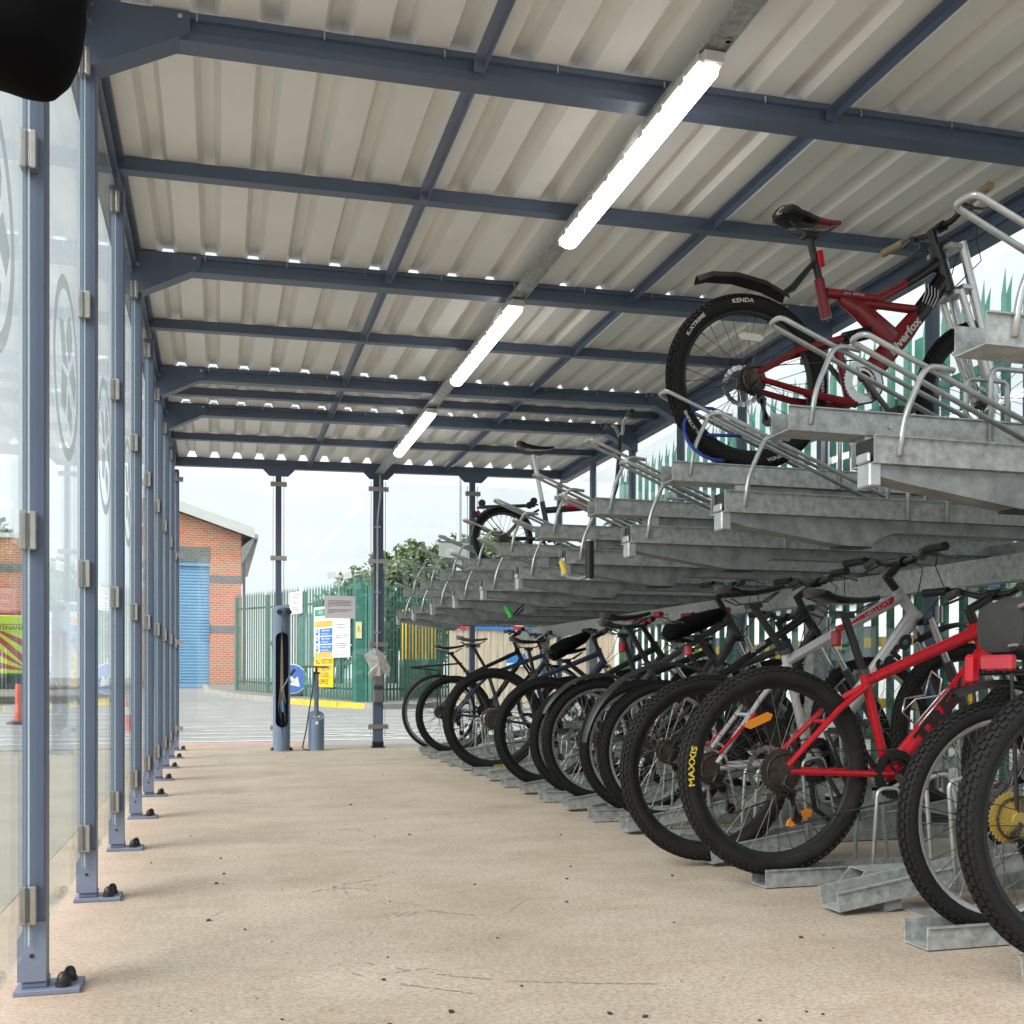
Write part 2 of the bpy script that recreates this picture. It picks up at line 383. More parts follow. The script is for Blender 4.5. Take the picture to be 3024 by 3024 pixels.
# ================================================================== SHELTER
XL, XR, Y0, YE, XC = -.42, 3.467, 2.566, 10.6, 1.534
def zb(x): return 2.712+.0187*(x-XL)
shel = thing('cycle_shelter', 'long slate blue steel cycle shelter with cream corrugated roof and glass sides over the bikes', 'bike shelter', (XC, 6, 0))
def prof_roof(x0, x1, y0, y1):
    pts = []; pitch = .2085; x = x0
    z = lambda xx: zb(xx)+.089
    k = math.floor((x0-XL)/pitch); cx = XL+.17+pitch*(k-1)
    pts = [(x0, z(x0))]
    while cx < x1-.05:
        if cx-.05 > x0: pts += [(cx-.047, z(cx)), (cx-.023, z(cx)+.055), (cx+.023, z(cx)+.055), (cx+.047, z(cx))]
        cx += pitch
    pts.append((x1, z(x1))); return pts
mains = [Y0-1, Y0+1, Y0+3, Y0+5, Y0+6]
edges = mains+[YE]
for i in range(len(edges)-1):
    ya = edges[i]+(.135 if i else -.4); yb = edges[i+1]+(.062 if i < len(edges)-2 else -.012)
    pr = prof_roof(XL-.02, XR+.02, ya, yb); g = G(); n = len(pr)
    g.add([(x, ya, z) for x, z in pr]+[(x, yb, z) for x, z in pr]+[(x, ya, z+.003) for x, z in pr]+[(x, yb, z+.003) for x, z in pr],
          [(j, j+1, n+j+1, n+j) for j in range(n-1)]+[(2*n+j, 3*n+j, 3*n+j+1, 2*n+j+1) for j in range(n-1)])
    fin(g, 'roof_sheet', ROOF, shel)
def cross_beam(y, main=True, end=False):
    g = G(); a, b = XL, XR; za, zc = zb(a), zb(b)
    def bar(y0, y1, h0, h1): g.add([(a,y0,za+h0),(b,y0,zc+h0),(b,y1,zc+h0),(a,y1,za+h0),(a,y0,za+h1),(b,y0,zc+h1),(b,y1,zc+h1),(a,y1,za+h1)],[(0,3,2,1),(4,5,6,7),(0,1,5,4),(1,2,6,5),(2,3,7,6),(3,0,4,7)])
    if main: bar(y-.042, y+.042, 0, .028); bar(y-.031, y+.031, .028, .066); bar(y-.048, y+.048, .066, .087)
    elif end: bar(y-.03, y+.03, .0, .04); bar(y-.022, y+.022, .04, .087)
    else: bar(y-.022, y+.022, .036, .087); bar(y-.028, y+.028, .030, .036)
    o = fin(g, 'cross_beam' if main or end else 'purlin', BLUE, shel)
    if main:      # screw heads along the upper flange
        g = G(); x = XL+.35
        while x < XR: g.cyl((x, y-.053, zb(x)+.055), (x, y-.053, zb(x)+.08), .003, 5); x += .4
        fins(g, 'screw', ALU, o)
    return o
for y in mains[1:]: cross_beam(y)
cross_beam(YE, False, True)
for y in (Y0, Y0+2, Y0+4, Y0+5.5, Y0+7): cross_beam(y, False)
ylist = sorted(mains+[Y0, Y0+2, Y0+4, Y0+5.5, Y0+7, YE])
for x in (.85, 2.2):           # tie rails along the roof, cut between the beams
    for a, b in zip(ylist, ylist[1:]):
        wa = .048 if a in mains else .03; wb = .048 if b in mains else .03
        g = G(); g.box((x-.020, a+wa, zb(x)+.058), (x+.020, b-wb, zb(x)+.062)); g.box((x+.0165, a+wa, zb(x)+.028), (x+.020, b-wb, zb(x)+.058))
        g.box((x-.020, b-wb-.012, zb(x)+.02), (x+.0165, b-wb-.006, zb(x)+.058))
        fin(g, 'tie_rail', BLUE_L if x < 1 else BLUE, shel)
        if False: pass
# galvanised cable tray / light channel down the middle
g = G(); z = zb(XC); g.box((XC-.038, mains[0]-.4, z-.020), (XC+.038, YE-.03, z-.002)); g.box((XC+.0381, mains[0]-.4, z-.028), (XC+.041, YE-.03, z-.0))
fin(g, 'light_channel', GALV, shel)
# eaves
for x, s_ in ((XL, 1), (XR, -1)):
    g = G(); z = zb(x)
    g.box((min(x-s_*.06, x+s_*.012), mains[0]-.4, z-.035), (max(x-s_*.06, x+s_*.012), YE+.03, z+.09))
    g.box((min(x+s_*.012, x+s_*.03), mains[0]-.4, z+.0), (max(x+s_*.012, x+s_*.03), YE-.06, z+.025))
    g.box((min(x+s_*.012, x+s_*.05), mains[0]-.4, z+.065), (max(x+s_*.012, x+s_*.05), YE-.06, z+.085))
    fin(g, 'eaves_rail', BLUE, shel)
# gusset plates at the main beams
for y in mains[1:]:
    for x, s_ in ((XL, 1), (XR, -1)):
        z = zb(x); X = lambda d: x+s_*d
        g = G(); pl = [(X(.0), z-.135), (X(.0), z+.084), (X(.33), z+.084), (X(.33), z+.030)]
        g.prism(pl, y-.058, y-.052)
        a, b = V((X(.0), 0, z-.135)), V((X(.33), 0, z+.030)); d = (b-a).normalized(); nn = V((-d.z, 0, d.x))*.003
        g.obox(((a.x+b.x)/2, y-.012, (a.z+b.z)/2-.004), (b-a)/2, (0, .046, 0), nn)
        p = fin(g, 'gusset_plate', BLUE, shel)
        g = G()
        for (dx, dz) in ((.04, .068), (.30, .066), (.035, .01)): g.cyl((X(dx), y-.066, z+dz), (X(dx), y-.058, z+dz), .008, 8)
        fins(g, 'bolt', ALU, p)
# posts
def clampg(g, x, y, z, along='y'):
    h = .042
    if along == 'y':
        for sx in (-1, 1): g.box((x+sx*.0105-.0065, y-.03, z-h), (x+sx*.0105+.0065, y-.0, z+h))
    else:
        g.box((x-.075, y-.036, z-.02), (x+.075, y-.030, z+.02)); g.box((x-.075, y-.036, z-.02), (x-.032, y-.006, z+.02)); g.box((x+.032, y-.036, z-.02), (x+.075, y-.006, z+.02))
def side_post(x, y, inner):
    xg = x; x = x+.026*inner
    g = G(); g.box((x-.024, y-.0285, .02), (x+.024, y+.0315, zb(x)-.037)); p = fin(g, 'post', BLUE, shel, bevel=.004)
    g = G(); pl = [(-.033, .028), (.026, .028), (.026, .10), (.026, .16), (-.012, .16), (-.018, .15), (-.033, .12)]
    g.prism([(x+a*inner if inner > 0 else x-a, b) for a, b in pl], y-.034, y-.029)
    fin(g, 'foot_plate', BLUE_L, p)
    g = G(); g.cyl((x-.003, y-.0345, .085), (x-.003, y-.036, .085), .0048, 10); fin(g, 'bolt_hole', BLK, p)
    g = G(); a, b = sorted((x-.04*inner, x+.098*inner)); g.box((a, y-.05, 0.0), (b, y+.05, .012)); g.box((x-.027, y-.026, .012), (x+.027, y+.026, .03))
    fin(g, 'base_plate', BLUE_L, p, bevel=.002)
    for dy in (-.025, .022):
        g = G(); cx = x+.060*inner+(.008 if dy > 0 else 0)
        g.lathe([(.0001, .044), (.006, .043), (.0105, .038), (.0135, .030), (.0135, .022), (.0165, .021), (.0165, .012)], (cx, y+dy, 0), n=12)
        fin(g, 'nut_cap', BLK, p, smooth='auto')
    for z in (.20, 1.02, 1.85, 2.6):
        if z > 2.4 and x > 2: continue
        g = G(); clampg(g, xg+.018*inner, y-.030, z); fins(g, 'glass_clamp', STEEL, p, bevel=.002)
        g = G(); g.box((xg+.018*inner-.0038, y-.0585, z-.036), (xg+.018*inner+.0038, y-.030, z+.036)); fin(g, 'clamp_gasket', BLK, p)
    return p
ypost = [Y0-1+i for i in range(9)]
for y in ypost: side_post(XL, y, 1); side_post(XR, y, -1)
for x in (XL, XR): side_post(x, YE, 1 if x < 0 else -1)
for x in (XL+.978, XC, 2.5):
    w = .05 if x == XC else .028
    g = G(); g.box((x-w, YE-.028, .02), (x+w, YE+.03, zb(x)-.002)); p = fin(g, 'post', BLUE, shel, bevel=.004)
    z = zb(x); g = G()
    g.prism([(x-.15, z+.03), (x-.15, z-.015), (x-.09, z-.075), (x+.09, z-.075), (x+.15, z-.015), (x+.15, z+.03)], YE-.038, YE-.033)
    for dx, dz in ((-.11, .0), (0, .01), (.11, .0), (0, -.05)): g.cyl((x+dx, YE-.046, z+dz), (x+dx, YE-.038, z+dz), .007, 8)
    fin(g, 'gusset_plate', BLUE, p)
    g = G(); g.box((x-w-.015, YE-.07, 0), (x+w+.015, YE+.07, .012)); g.box((x-w-.004, YE-.034, .012), (x+w+.004, YE+.034, .06)); fin(g, 'base_plate', BLK, p)
    for zz in (.21, 1.03, 1.86, 2.58):
        g = G(); s_ = w/.03
        g.box((x-w-.05, YE-.045, zz-.022), (x+w+.05, YE-.032, zz+.022)); g.box((x-w-.05, YE-.032, zz-.022), (x-w-.008, YE-.010, zz+.022)); g.box((x+w+.008, YE-.032, zz-.022), (x+w+.05, YE-.010, zz+.022))
        fin(g, 'glass_clamp', STEEL, p, bevel=.002)
# clamps on the corner posts that hold the end panes
for x, s_ in ((XL, 1), (XR, -1)):
    for zz in (.21, 1.03, 1.86, 2.58):
        g = G(); a, b = sorted((x+s_*.032, x+s_*.09)); g.box((a, YE-.04, zz-.022), (b, YE-.010, zz+.022)); fin(g, 'glass_clamp', STEEL, shel, bevel=.002)
# panes with frosted cycling emblem
def emblem(cy, zc, parent, x):
    g = G(); r0, r1 = .243, .208; n = 40; vs = []
    for i in range(n):
        t = 2*PI*i/n; vs += [(x, cy+r0*math.cos(t), zc+r0*math.sin(t)), (x, cy+r1*.97*math.cos(t), zc+r1*math.sin(t))]
    g.add(vs, [(2*i, 2*((i+1) % n), 2*((i+1) % n)+1, 2*i+1) for i in range(n)])
    S = [[(.26,.67),(.46,.49),(.42,.30),(.16,.09),(-.05,.33),(.04,.57)], [(-.57,.41),(-.24,.465),(.07,.02),(-.33,0)], [(.51,.23),(.8,.015),(.64,-.24),(.18,-.02)],
         [(-.4,-.07),(.07,-.065),(-.1,-.52),(-.43,-.485)], [(.1,-.22),(.43,-.37),(.38,-.68),(.05,-.51)]]
    for s in S:
        g.add([(x, cy+u*.243, zc+v*.243) for u, v in s], [tuple(range(len(s)))])
    fin(g, 'frosted_emblem', FROST, parent)
for x in (XL, XR):
    ps = ypost+[YE]
    for a, b in zip(ps, ps[1:]):
        xo = x+.018*(1 if x < 0 else -1)
        g = G(); g.box((xo-.004, a+.045, .11), (xo+.004, b-.045, 2.64)) 
        p = fin(g, 'glass_pane', GLASS, shel)
        g = G(); g.box((xo-.0018, a+.0405, .11), (xo+.0018, a+.0445, 2.64)); g.box((xo-.0018, b-.0445, .11), (xo+.0018, b-.0405, 2.64)); fins(g, 'polished_edge', EDGE, p)
        if x < 0: emblem((a+b)/2+.02, 1.53, p, xo+.0045)
px = [XL, XL+.978, XC, 2.5, XR]
for a, b in zip(px, px[1:]):
    g = G(); wa = .075 if a == XC else .055; wb = .075 if b == XC else .055
    g.box((a+wa, YE-.006, .11), (b-wb, YE+.002, 2.66)); p = fin(g, 'glass_pane', GLASS, shel)
    g = G(); g.box((a+wa-.007, YE-.007, .11), (a+wa-.001, YE+.003, 2.66)); g.box((b-wb+.001, YE-.007, .11), (b-wb+.007, YE+.003, 2.66)); fins(g, 'polished_edge', EDGE, p)

# batten lights
for i, (a, b, lab) in enumerate([(3.15, 4.63, 'nearest lit white batten light under the roof, the largest of three'), (5.48, 7.0, 'middle lit white batten light on the galvanised roof channel'), (7.85, 9.38, 'farthest lit batten light, closest to the glazed end wall')]):
    z = zb(XC)-.024
    t = thing('batten_light', lab, 'light', (XC, (a+b)/2, z), 'batten lights along the roof channel')
    g = G(); g.box((XC-.046, a, z-.030), (XC+.046, b, z-.004))
    for k in range(8):
        yy = a+.12+(b-a-.24)*k/7; g.box((XC-.052, yy-.018, z-.045), (XC-.046, yy+.018, z-.012))
    for k in (-1, 1): g.cyl((XC+.02, a-.08, z+.0), (XC+.02, a-.08, z-.006), .012, 8)
    g.box((XC-.036, a-.03, z-.040), (XC+.036, a, z-.006)); g.box((XC-.036, b, z-.040), (XC+.036, b+.03, z-.006))
    fin(g, 'housing', CREAMP, t, bevel=.005)
    g = G(); n = 10; prof = []
    for k in range(n+1):
        th = PI*k/n; prof.append((-.042*math.cos(th), -.038*math.sin(th)**.7))
    ya = [a+.006, a+.03, b-.03, b-.006]; sc = [.72, 1, 1, .72]
    vs = [(XC+p[0]*s, y, z-.031+p[1]*s) for y, s in zip(ya, sc) for p in prof]; m = n+1
    g.add(vs, [(r*m+j, (r+1)*m+j, (r+1)*m+j+1, r*m+j+1) for r in range(3) for j in range(n)]+[tuple(range(m)), tuple(3*m+j for j in range(m))[::-1]])
    fin(g, 'diffuser', LAMP, t, smooth=True)
# conduit and socket boxes on the middle post
g = G(); g.tube([(XC+.01, YE-.06, zb(XC)-.03), (XC+.012, YE-.062, 2.5), (XC-.005, YE-.045, 2.35), (XC-.012, YE-.04, 2.25), (XC-.012, YE-.04, .75)], .011, 8)
for z in (2.2, 1.55, 1.15, .85): g.box((XC-.04, YE-.052, z-.008), (XC+.016, YE-.029, z+.008))
tag(fin(g, 'cable_conduit', GALV_B, loc=(XC, YE-.05, .75), smooth='auto'), 'thin galvanised conduit running down the middle end post', 'conduit')
for z, lab in ((.675, 'upper grey weatherproof socket box on the middle end post'), (.51, 'lower grey weatherproof socket box on the middle end post')):
    t = thing('socket_box', lab, 'socket', (XC-.005, YE-.03, z), 'socket boxes on the middle end post')
    g = G(); g.box((XC-.055, YE-.075, z-.065), (XC+.048, YE-.031, z+.065)); fin(g, 'box', GREYBOX, t, bevel=.006)
    g = G(); g.box((XC-.05, YE-.092, z-.058), (XC+.044, YE-.0755, z+.050)); fin(g, 'lid', GREYBOX, t, bevel=.008)
g = G(); seg = 10; cx, cz, yy = 1.515, .845, YE-.075
outl = [(-.13,.07),(-.03,.15),(.06,.10),(.13,-.05),(.12,-.14),(.07,-.10),(.03,-.13),(-.03,-.14),(-.06,-.17),(-.09,-.11),(-.06,-.06)]
front = [(cx+x, yy-.012-.012*math.sin(i*2.3), cz+z) for i, (x, z) in enumerate(outl)]; back = [(x, yy+.012, z) for x, _, z in front]
n = len(outl); g.add(front+back+[(cx+.02, yy-.045, cz+.0), (cx+.0, yy+.02, cz)], [(i, (i+1) % n, 2*n) for i in range(n)]+[((i+1) % n+n, i+n, 2*n+1) for i in range(n)]+[(i, n+i, n+(i+1) % n, (i+1) % n) for i in range(n)])
tag(fin(g, 'plastic_bag', POLYB, loc=(cx, yy, cz-.15)), 'crumpled dirty clear plastic bag tucked behind the conduit on the middle post', 'plastic bag')
# lilac notice taped to the end glass
t = thing('paper_notice', 'lilac printed notice taped inside the far end glass pane', 'notice', (1.154, YE-.008, 1.28))
g = G(); g.box((1.003, YE-.0095, 1.284), (1.305, YE-.0078, 1.508)); fin(g, 'paper', PAPER, t)
g = G()
for k, w in enumerate([.23, .235, .22, .235, .03, None, .235, .2, .06]):
    if w: g.box((1.035, YE-.0105, 1.455-k*.0145), (1.035+w, YE-.0097, 1.4615-k*.0145))
fin(g, 'printed_lines', GREYT, t)
# tape strips on the end glass
# ---------------- repair stand and pump
sx, sy = .575, 10.33
t = thing('repair_stand', 'slate blue cylindrical bike repair station with tools hanging in its slot, left of the pump', 'repair stand', (sx, sy, 0))
g = G(); r = .082; n = 36; a_open = R(42); zz = [.0, .20, .225, .26, .33, 1.02, 1.09, 1.125, 1.15, 1.36]
# outer tube with a long rounded slot facing -Y
def half(z):
    if .22 < z < 1.13:
        lo, hi = .225+.058, 1.125-.058
        d = 0 if lo < z < hi else (lo-z if z < lo else z-hi); q = max(0, 1-(d/.0581)**2); return R(46)*math.sqrt(q)
    return 0
zs = [0, .12, .2251]+[.2251+.058*(1-math.cos(PI/2*k/6)) for k in range(1, 7)]+[1.067+.058*math.sin(PI/2*k/6) for k in range(0, 7)]+[1.25, 1.36]
rings = []
for z in zs:
    h = half(z); rings.append([V((sx+r*math.sin(h+(2*PI-2*h)*k/n), sy-r*math.cos(h+(2*PI-2*h)*k/n), z)) for k in range(n+1)])
vs = [v for q in rings for v in q]; m = n+1
g.add(vs, [(i*m+j, (i+1)*m+j, (i+1)*m+j+1, i*m+j+1) for i in range(len(zs)-1) for j in range(n)])
g.lathe([(.0001, 1.385), (.03, 1.383), (.06, 1.375), (.082, 1.36)], (sx, sy, 0), n=n)
fin(g, 'body', HIVP, t, smooth='auto')
g = G(); ri = .076
for k in range(24):
    a0, a1 = 2*PI*k/24, 2*PI*(k+1)/24
    if math.cos(a0) > .70 and math.cos(a1) > .70: continue
    p = lambda a, z: (sx+ri*math.sin(a), sy-ri*math.cos(a), z)
    g.add([p(a0, .2), p(a1, .2), p(a1, 1.15), p(a0, 1.15)], [(0,1,2,3)])
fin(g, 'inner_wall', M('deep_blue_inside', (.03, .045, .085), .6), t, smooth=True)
g = G(); g.lathe([(.11, 0), (.11, .006), (.08, .008)], (sx, sy, 0), n=24); fin(g, 'base_plate', GALV_D, t)
for dx in (-.09, .09): g = G(); g.lathe([(.0001,.034),(.01,.03),(.013,.02),(.015,.006)], (sx+dx, sy-.02, 0), n=10); fin(g, 'nut_cap', BLK, t, smooth=True)
g = G()
for dx in (-.028, .062): g.cyl((sx+dx, sy+.03, 1.325), (sx+dx+.0, sy-.14, 1.315), .024, 16); g.cyl((sx+dx, sy-.141, 1.315), (sx+dx, sy-.144, 1.315), .012, 10)
fin(g, 'support_arm', BLKG, t, smooth='auto')
g = G()
for k, (x0, x1, zt) in enumerate([(-.01,-.03,.42),(-.004,-.012,.36),(.0,.008,.40),(.006,.03,.34),(.01,.035,.45)]):
    g.tube([(sx+x0*.3, sy-.02, 1.14), (sx+x0, sy-.03, .8), (sx+x0*1.2, sy-.035, .62), (sx+x1, sy-.045, zt)], .0035, 5)
fin(g, 'tool_cables', M('tan_cable', (.28, .22, .15), .5, .3), t)
g = G()
for x, z, l in ((-.028,.42,.1),(-.01,.37,.12),(.03,.34,.11)): g.cyl((sx+x, sy-.045, z), (sx+x+.004, sy-.05, z-l*.5), .009, 8); g.cyl((sx+x+.004, sy-.05, z-l*.5), (sx+x+.01, sy-.05, z-l), .004, 6)
fin(g, 'screwdrivers', BLK, t)
g = G(); g.cyl((sx+.008, sy-.046, .48), (sx+.012, sy-.05, .37), .012, 8); g.cyl((sx+.04, sy-.11, .66), (sx+.075, sy-.13, .72), .009, 8); fin(g, 'blue_tool', CYAN, t)
g = G(); g.cyl((sx-.01, sy-.08, .57), (sx+.04, sy-.11, .66), .004, 6); fin(g, 'tool_blade', ALU, t)
g = G(); g.cyl((sx+.075, sy-.13, .72), (sx+.115, sy-.15, .775), .012, 8); fin(g, 'tool_handle', BLK, t)
qx, qy = .902, 10.33
t = thing('bike_pump', 'slate blue floor standing bike pump with wooden crossbar handle and black hose', 'pump', (qx, qy, 0))
g = G(); n = 24; vs = []
for k in range(n):
    a = 2*PI*k/n; x, y = qx+.076*math.cos(a), qy+.076*math.sin(a); vs += [(x, y, 0), (x, y, .335+.045*math.sin(a))]
g.add(vs, [(2*k, 2*((k+1) % n), 2*((k+1) % n)+1, 2*k+1) for k in range(n)]+[tuple(2*k+1 for k in range(n))]); fin(g, 'pedestal', HIVP, t, smooth='auto')
g = G(); g.cyl((qx, qy, .33), (qx, qy, .735), .023, 16); fin(g, 'barrel', HIVP, t, smooth='auto')
g = G(); g.cyl((qx, qy, .735), (qx, qy, .80), .012, 10); g.cyl((qx-.03, qy-.02, .745), (qx+.03, qy-.02, .742), .01, 8); fin(g, 'plunger_rod', BLK, t)
g = G(); g.cyl((qx-.115, qy, .805), (qx+.115, qy, .80), .010, 10); fin(g, 'handle', M('copper_wood', (.33, .16, .10), .5), t, smooth='auto')
g = G(); g.tube([(qx-.02, qy-.02, .74), (qx-.035, qy-.03, .6), (qx-.07, qy-.05, .4), (qx-.10, qy-.06, .2), (qx-.135, qy-.06, .03), (qx-.12, qy-.05, .01), (qx-.07, qy-.07, .006)], .006, 8); fin(g, 'hose', BLK, t, smooth=True)
g = G(); g.lathe([(.10, 0), (.10, .006), (.07, .008)], (qx, qy, 0), n=24); fin(g, 'base_plate', GALV_D, t)
g = G(); g.lathe([(.0001, 0), (.032, 0), (.034, -.004)], (0, 0, 0), n=20); g.xform(Matrix.Translation((qx, qy-.035, .327)) @ Matrix.Rotation(R(30), 4, 'X')); fin(g, 'dial', ALU, t)
g = G(); g.box((qx-.014, qy-.079, .25), (qx+.012, qy-.0755, .28)); fin(g, 'small_sticker', PAPERW, t)

# ================================================================== RACKS
def channel(g, x0, x1, w=.1, h=.075, t=.004, floor=True):
    """U section open upwards along X, floor at z=0"""
    g.box((x0, -w/2, 0), (x1, -w/2+t, h)); g.box((x0, w/2-t, 0), (x1, w/2, h)); g.box((x0, -w/2+t, 0), (x1, w/2-t, t))
    g.box((x0, -w/2-.008, h-t), (x1, -w/2, h)); g.box((x0, w/2, h-t), (x1, w/2+.008, h))
def rnd(pts, r, k=4):
    out = [V(pts[0])]
    for a, b, c in zip(pts, pts[1:], pts[2:]):
        a, b, c = V(a), V(b), V(c); p = b+(a-b).normalized()*r; q = b+(c-b).normalized()*r
        for i in range(k+1): t = i/k; out.append(p*(1-t)**2+b*2*t*(1-t)+q*t*t)
    out.append(V(pts[-1])); return out
ORD = ['nearest', 'second', 'third', 'fourth', 'fifth', 'sixth', 'seventh', 'eighth', 'ninth', 'tenth', 'last']
def make_upper(low):
    t = thing('upper_tray', '', 'bike rack', (0, 0, 0), 'upper tier trays of the bike rack')
    L = 1.86; g = G(); channel(g, 0, L, .105, .072); fin(g, 'channel', GALV, t)
    if low:
        g = G(); g.prism([(.03, -.001), (.03, -.032), (.10, -.045), (.46, -.095), (.56, -.095), (.60, -.065), (.66, -.044), (1.75, -.044), (1.75, -.001)], -.036, .036)
        fin(g, 'slide_rail', GALV_D, t)
        g = G(); g.box((.012, -.05, .006), (.022, .05, .07)); g.box((.45, -.0375, -.0995), (.57, .0375, -.0955)); fins(g, 'end_stop', BLK, t)
        g = G(); g.box((-.006, -.040, -.058), (.03, .018, .004)); g.box((-.010, -.040, .004), (-.0, .018, .03)); fin(g, 'pull_tab', GALV_B, t, bevel=.004)
    else:
        g = G(); g.prism([(.26, -.001), (.26, -.05), (.33, -.068), (.36, -.044), (1.75, -.044), (1.75, -.001)], -.036, .036); fin(g, 'slide_rail', GALV_D, t)
        g = G(); g.box((.262, -.043, -.062), (.31, -.037, .0)); g.cyl((.34, -.052, .03), (.34, -.060, .03), .007, 6); fins(g, 'bolt_bracket', GALV_B, t)
    g = G(); tip = (.00, 0, .335); w = .042
    g.tube(rnd([(.62, -w, .080), (-.015, -w*.8, .335), (-.02, -.0, .337), (-.015, w*.8, .335), (.62, w, .080)], .016), .0078, 8)
    fin(g, 'guide_loop', GALV_B, t, smooth=True)
    g = G(); g.tube(rnd([(.07, -.056, .02), (.085, -.056, .12), (.15, -.056, .262), (.24, -.048, .255)], .04), .0085, 8); fin(g, 'strut', GALV_B, t, smooth=True)
    for s_ in (-1, 1):
        g = G(); y = s_*.058; g.tube(rnd([(.70, y, .0), (.70, y, .235), (.86, y, .235), (.86, y, .0)], .03), .0085, 8); fin(g, 'wheel_hoop', GALV_B, t, smooth=True)
    g = G(); g.tube(rnd([(.92, -.05, .07), (1.0, -.05, .17), (1.3, -.05, .165), (1.4, -.05, .07)], .03), .0075, 6); g.tube(rnd([(.92, .05, .07), (1.0, .05, .17), (1.3, .05, .165), (1.4, .05, .07)], .03), .0075, 6)
    fin(g, 'front_wheel_guide', GALV_B, t, smooth=True)
    return t
def place(proto, first, loc, lab, roty=0):
    o = proto if first else copy_tree(proto)
    o.location = loc; o['label'] = lab; o.rotation_euler.y = roty; return o
protoL, protoH = make_upper(True), make_upper(False)
lowY = [2.43+.835*k for k in range(10)]; highY = [2.02+.835*k for k in range(10)]
holds = {2: 'holding the red full suspension bike', 6: 'holding the small folding bike'}
for k, y in enumerate(highY):
    lab = '%s raised upper tray from the camera, %s' % (ORD[k], holds.get(k, 'empty with sloping guide loop'))
    place(protoH, k == 0, (1.62, y, 1.435), lab)
for k, y in enumerate(lowY):
    place(protoL, k == 0, (1.62, y, 1.255), '%s low upper tray from the camera, empty with keel shaped slide rail below' % ORD[k])
def make_lower(raised):
    t = thing('floor_tray', '', 'bike rack', (0, 0, 0), 'floor level trays of the bike rack')
    g = G(); channel(g, 0, 1.75, .098, .06, .004); fin(g, 'channel', GALV, t)
    for x in (.40, 1.10):
        for s_ in (-1, 1):
            g = G(); y = s_*.054; g.tube(rnd([(x, y, .0), (x+.02, y, .32), (x+.11, y, .32), (x+.14, y, .0)], .03), .0072, 8); fin(g, 'wheel_hoop', GALV_B, t, smooth=True)
    if raised:
        g = G(); g.box((.16, -.035, -.035), (.22, .035, 0)); g.box((1.2, -.035, -.24), (1.26, .035, 0)); fins(g, 'support_leg', GALV_D, t)
    return t
pf, pr_ = make_lower(False), make_lower(True); TILT = R(8.5)
flatY = [2.38+.835*k for k in range(9)]; raisY = [1.96+.835*k for k in range(10)]
bf = {0: 'under the grey bag bike', 1: 'under the bright red hardtail bike', 4: 'under the bike with red bar grips', 6: 'under the yellow lettered far tyre', 8: 'under the grey saddled bike'}
br = {0: 'under the rightmost black tyre', 2: 'under the silver and red bike', 3: 'under the bike with long mudguard', 4: 'under the dark grey bike', 5: 'under the bike with bright red handlebar', 9: 'under the bike with rear luggage rack'}
for k, y in enumerate(flatY): place(pf, k == 0, (1.75, y, .004), '%s flat floor tray from the camera, %s' % (ORD[k], bf.get(k, 'empty')))
for k, y in enumerate(raisY): place(pr_, k == 0, (1.76, y, .012), '%s sloping floor tray from the camera, %s' % (ORD[k], br.get(k, 'empty')), -TILT)
t = thing('rack_frame', 'galvanised steel frame carrying the two tier rack, with long beam under the upper trays', 'rack frame', (2.9, 6, 0))
g = G(); g.box((2.87, .8, 1.07), (2.95, 10.2, 1.17)); fin(g, 'long_beam', GALV, t)
g = G()
for k in range(44): g.cyl((2.89+.04*(k % 2), .9+k*.195, 1.07), (2.89+.04*(k % 2), .9+k*.195, 1.05), .008, 6)
fins(g, 'beam_bolt', GALV_B, t)
g = G(); g.box((3.36, .8, 1.22), (3.42, 10.2, 1.30)); fin(g, 'rear_beam', GALV_D, t)
for y in (1.43, 3.10, 4.77, 6.44, 8.11, 9.4):
    g = G(); g.box((2.875, y-.04, .02), (2.945, y+.04, 1.07)); fin(g, 'upright', GALV, t)
    g = G(); g.box((2.82, y-.08, 0.0), (3.0, y+.08, .012)); fin(g, 'foot_plate', GALV_D, t)
for y in (3.0, 4.67, 6.34, 8.01):
    g = G(); pl = [(1.91, .0), (1.985, .085), (3.3, .085), (3.3, .0)]; g.prism(pl, y-.045, y-.041); g.prism(pl, y+.041, y+.045); g.box((1.985, y-.045, .085), (3.3, y+.045, .089))
    g.box((2.17, y-.052, .0), (2.24, y-.046, .06)); fin(g, 'floor_rail', GALV, t)
for x in (2.0, 2.98):
    g = G(); g.box((x, .8, .0005), (x+.06, 9.4, .0035)); fin(g, 'floor_strap', GALV_B, t)

# ================================================================== BICYCLES
def gear(g, r, y0, y1, nt, depth=.004, ri=.0, c=(0,0,0), n0=None):
    pts = []
    for k in range(nt):
        for q, rr in ((0, r-depth), (.3, r), (.55, r), (.85, r-depth)):
            a = 2*PI*(k+q)/nt; pts.append((c[0]+rr*math.cos(a), c[2]+rr*math.sin(a)))
    n = len(pts)
    if ri <= 0: g.prism(pts, c[1]+y0, c[1]+y1); return
    vs = []
    for y in (y0, y1):
        for i, p in enumerate(pts):
            a = math.atan2(p[1]-c[2], p[0]-c[0]); vs += [(p[0], c[1]+y, p[1]), (c[0]+ri*math.cos(a), c[1]+y, c[2]+ri*math.sin(a))]
    fs = []
    for i in range(n):
        j = (i+1) % n; fs += [(2*i, 2*j, 2*j+1, 2*i+1), (2*n+2*i, 2*n+2*i+1, 2*n+2*j+1, 2*n+2*j), (2*i, 2*n+2*i, 2*n+2*j, 2*j), (2*i+1, 2*j+1, 2*n+2*j+1, 2*n+2*i+1)]
    g.add(vs, fs)
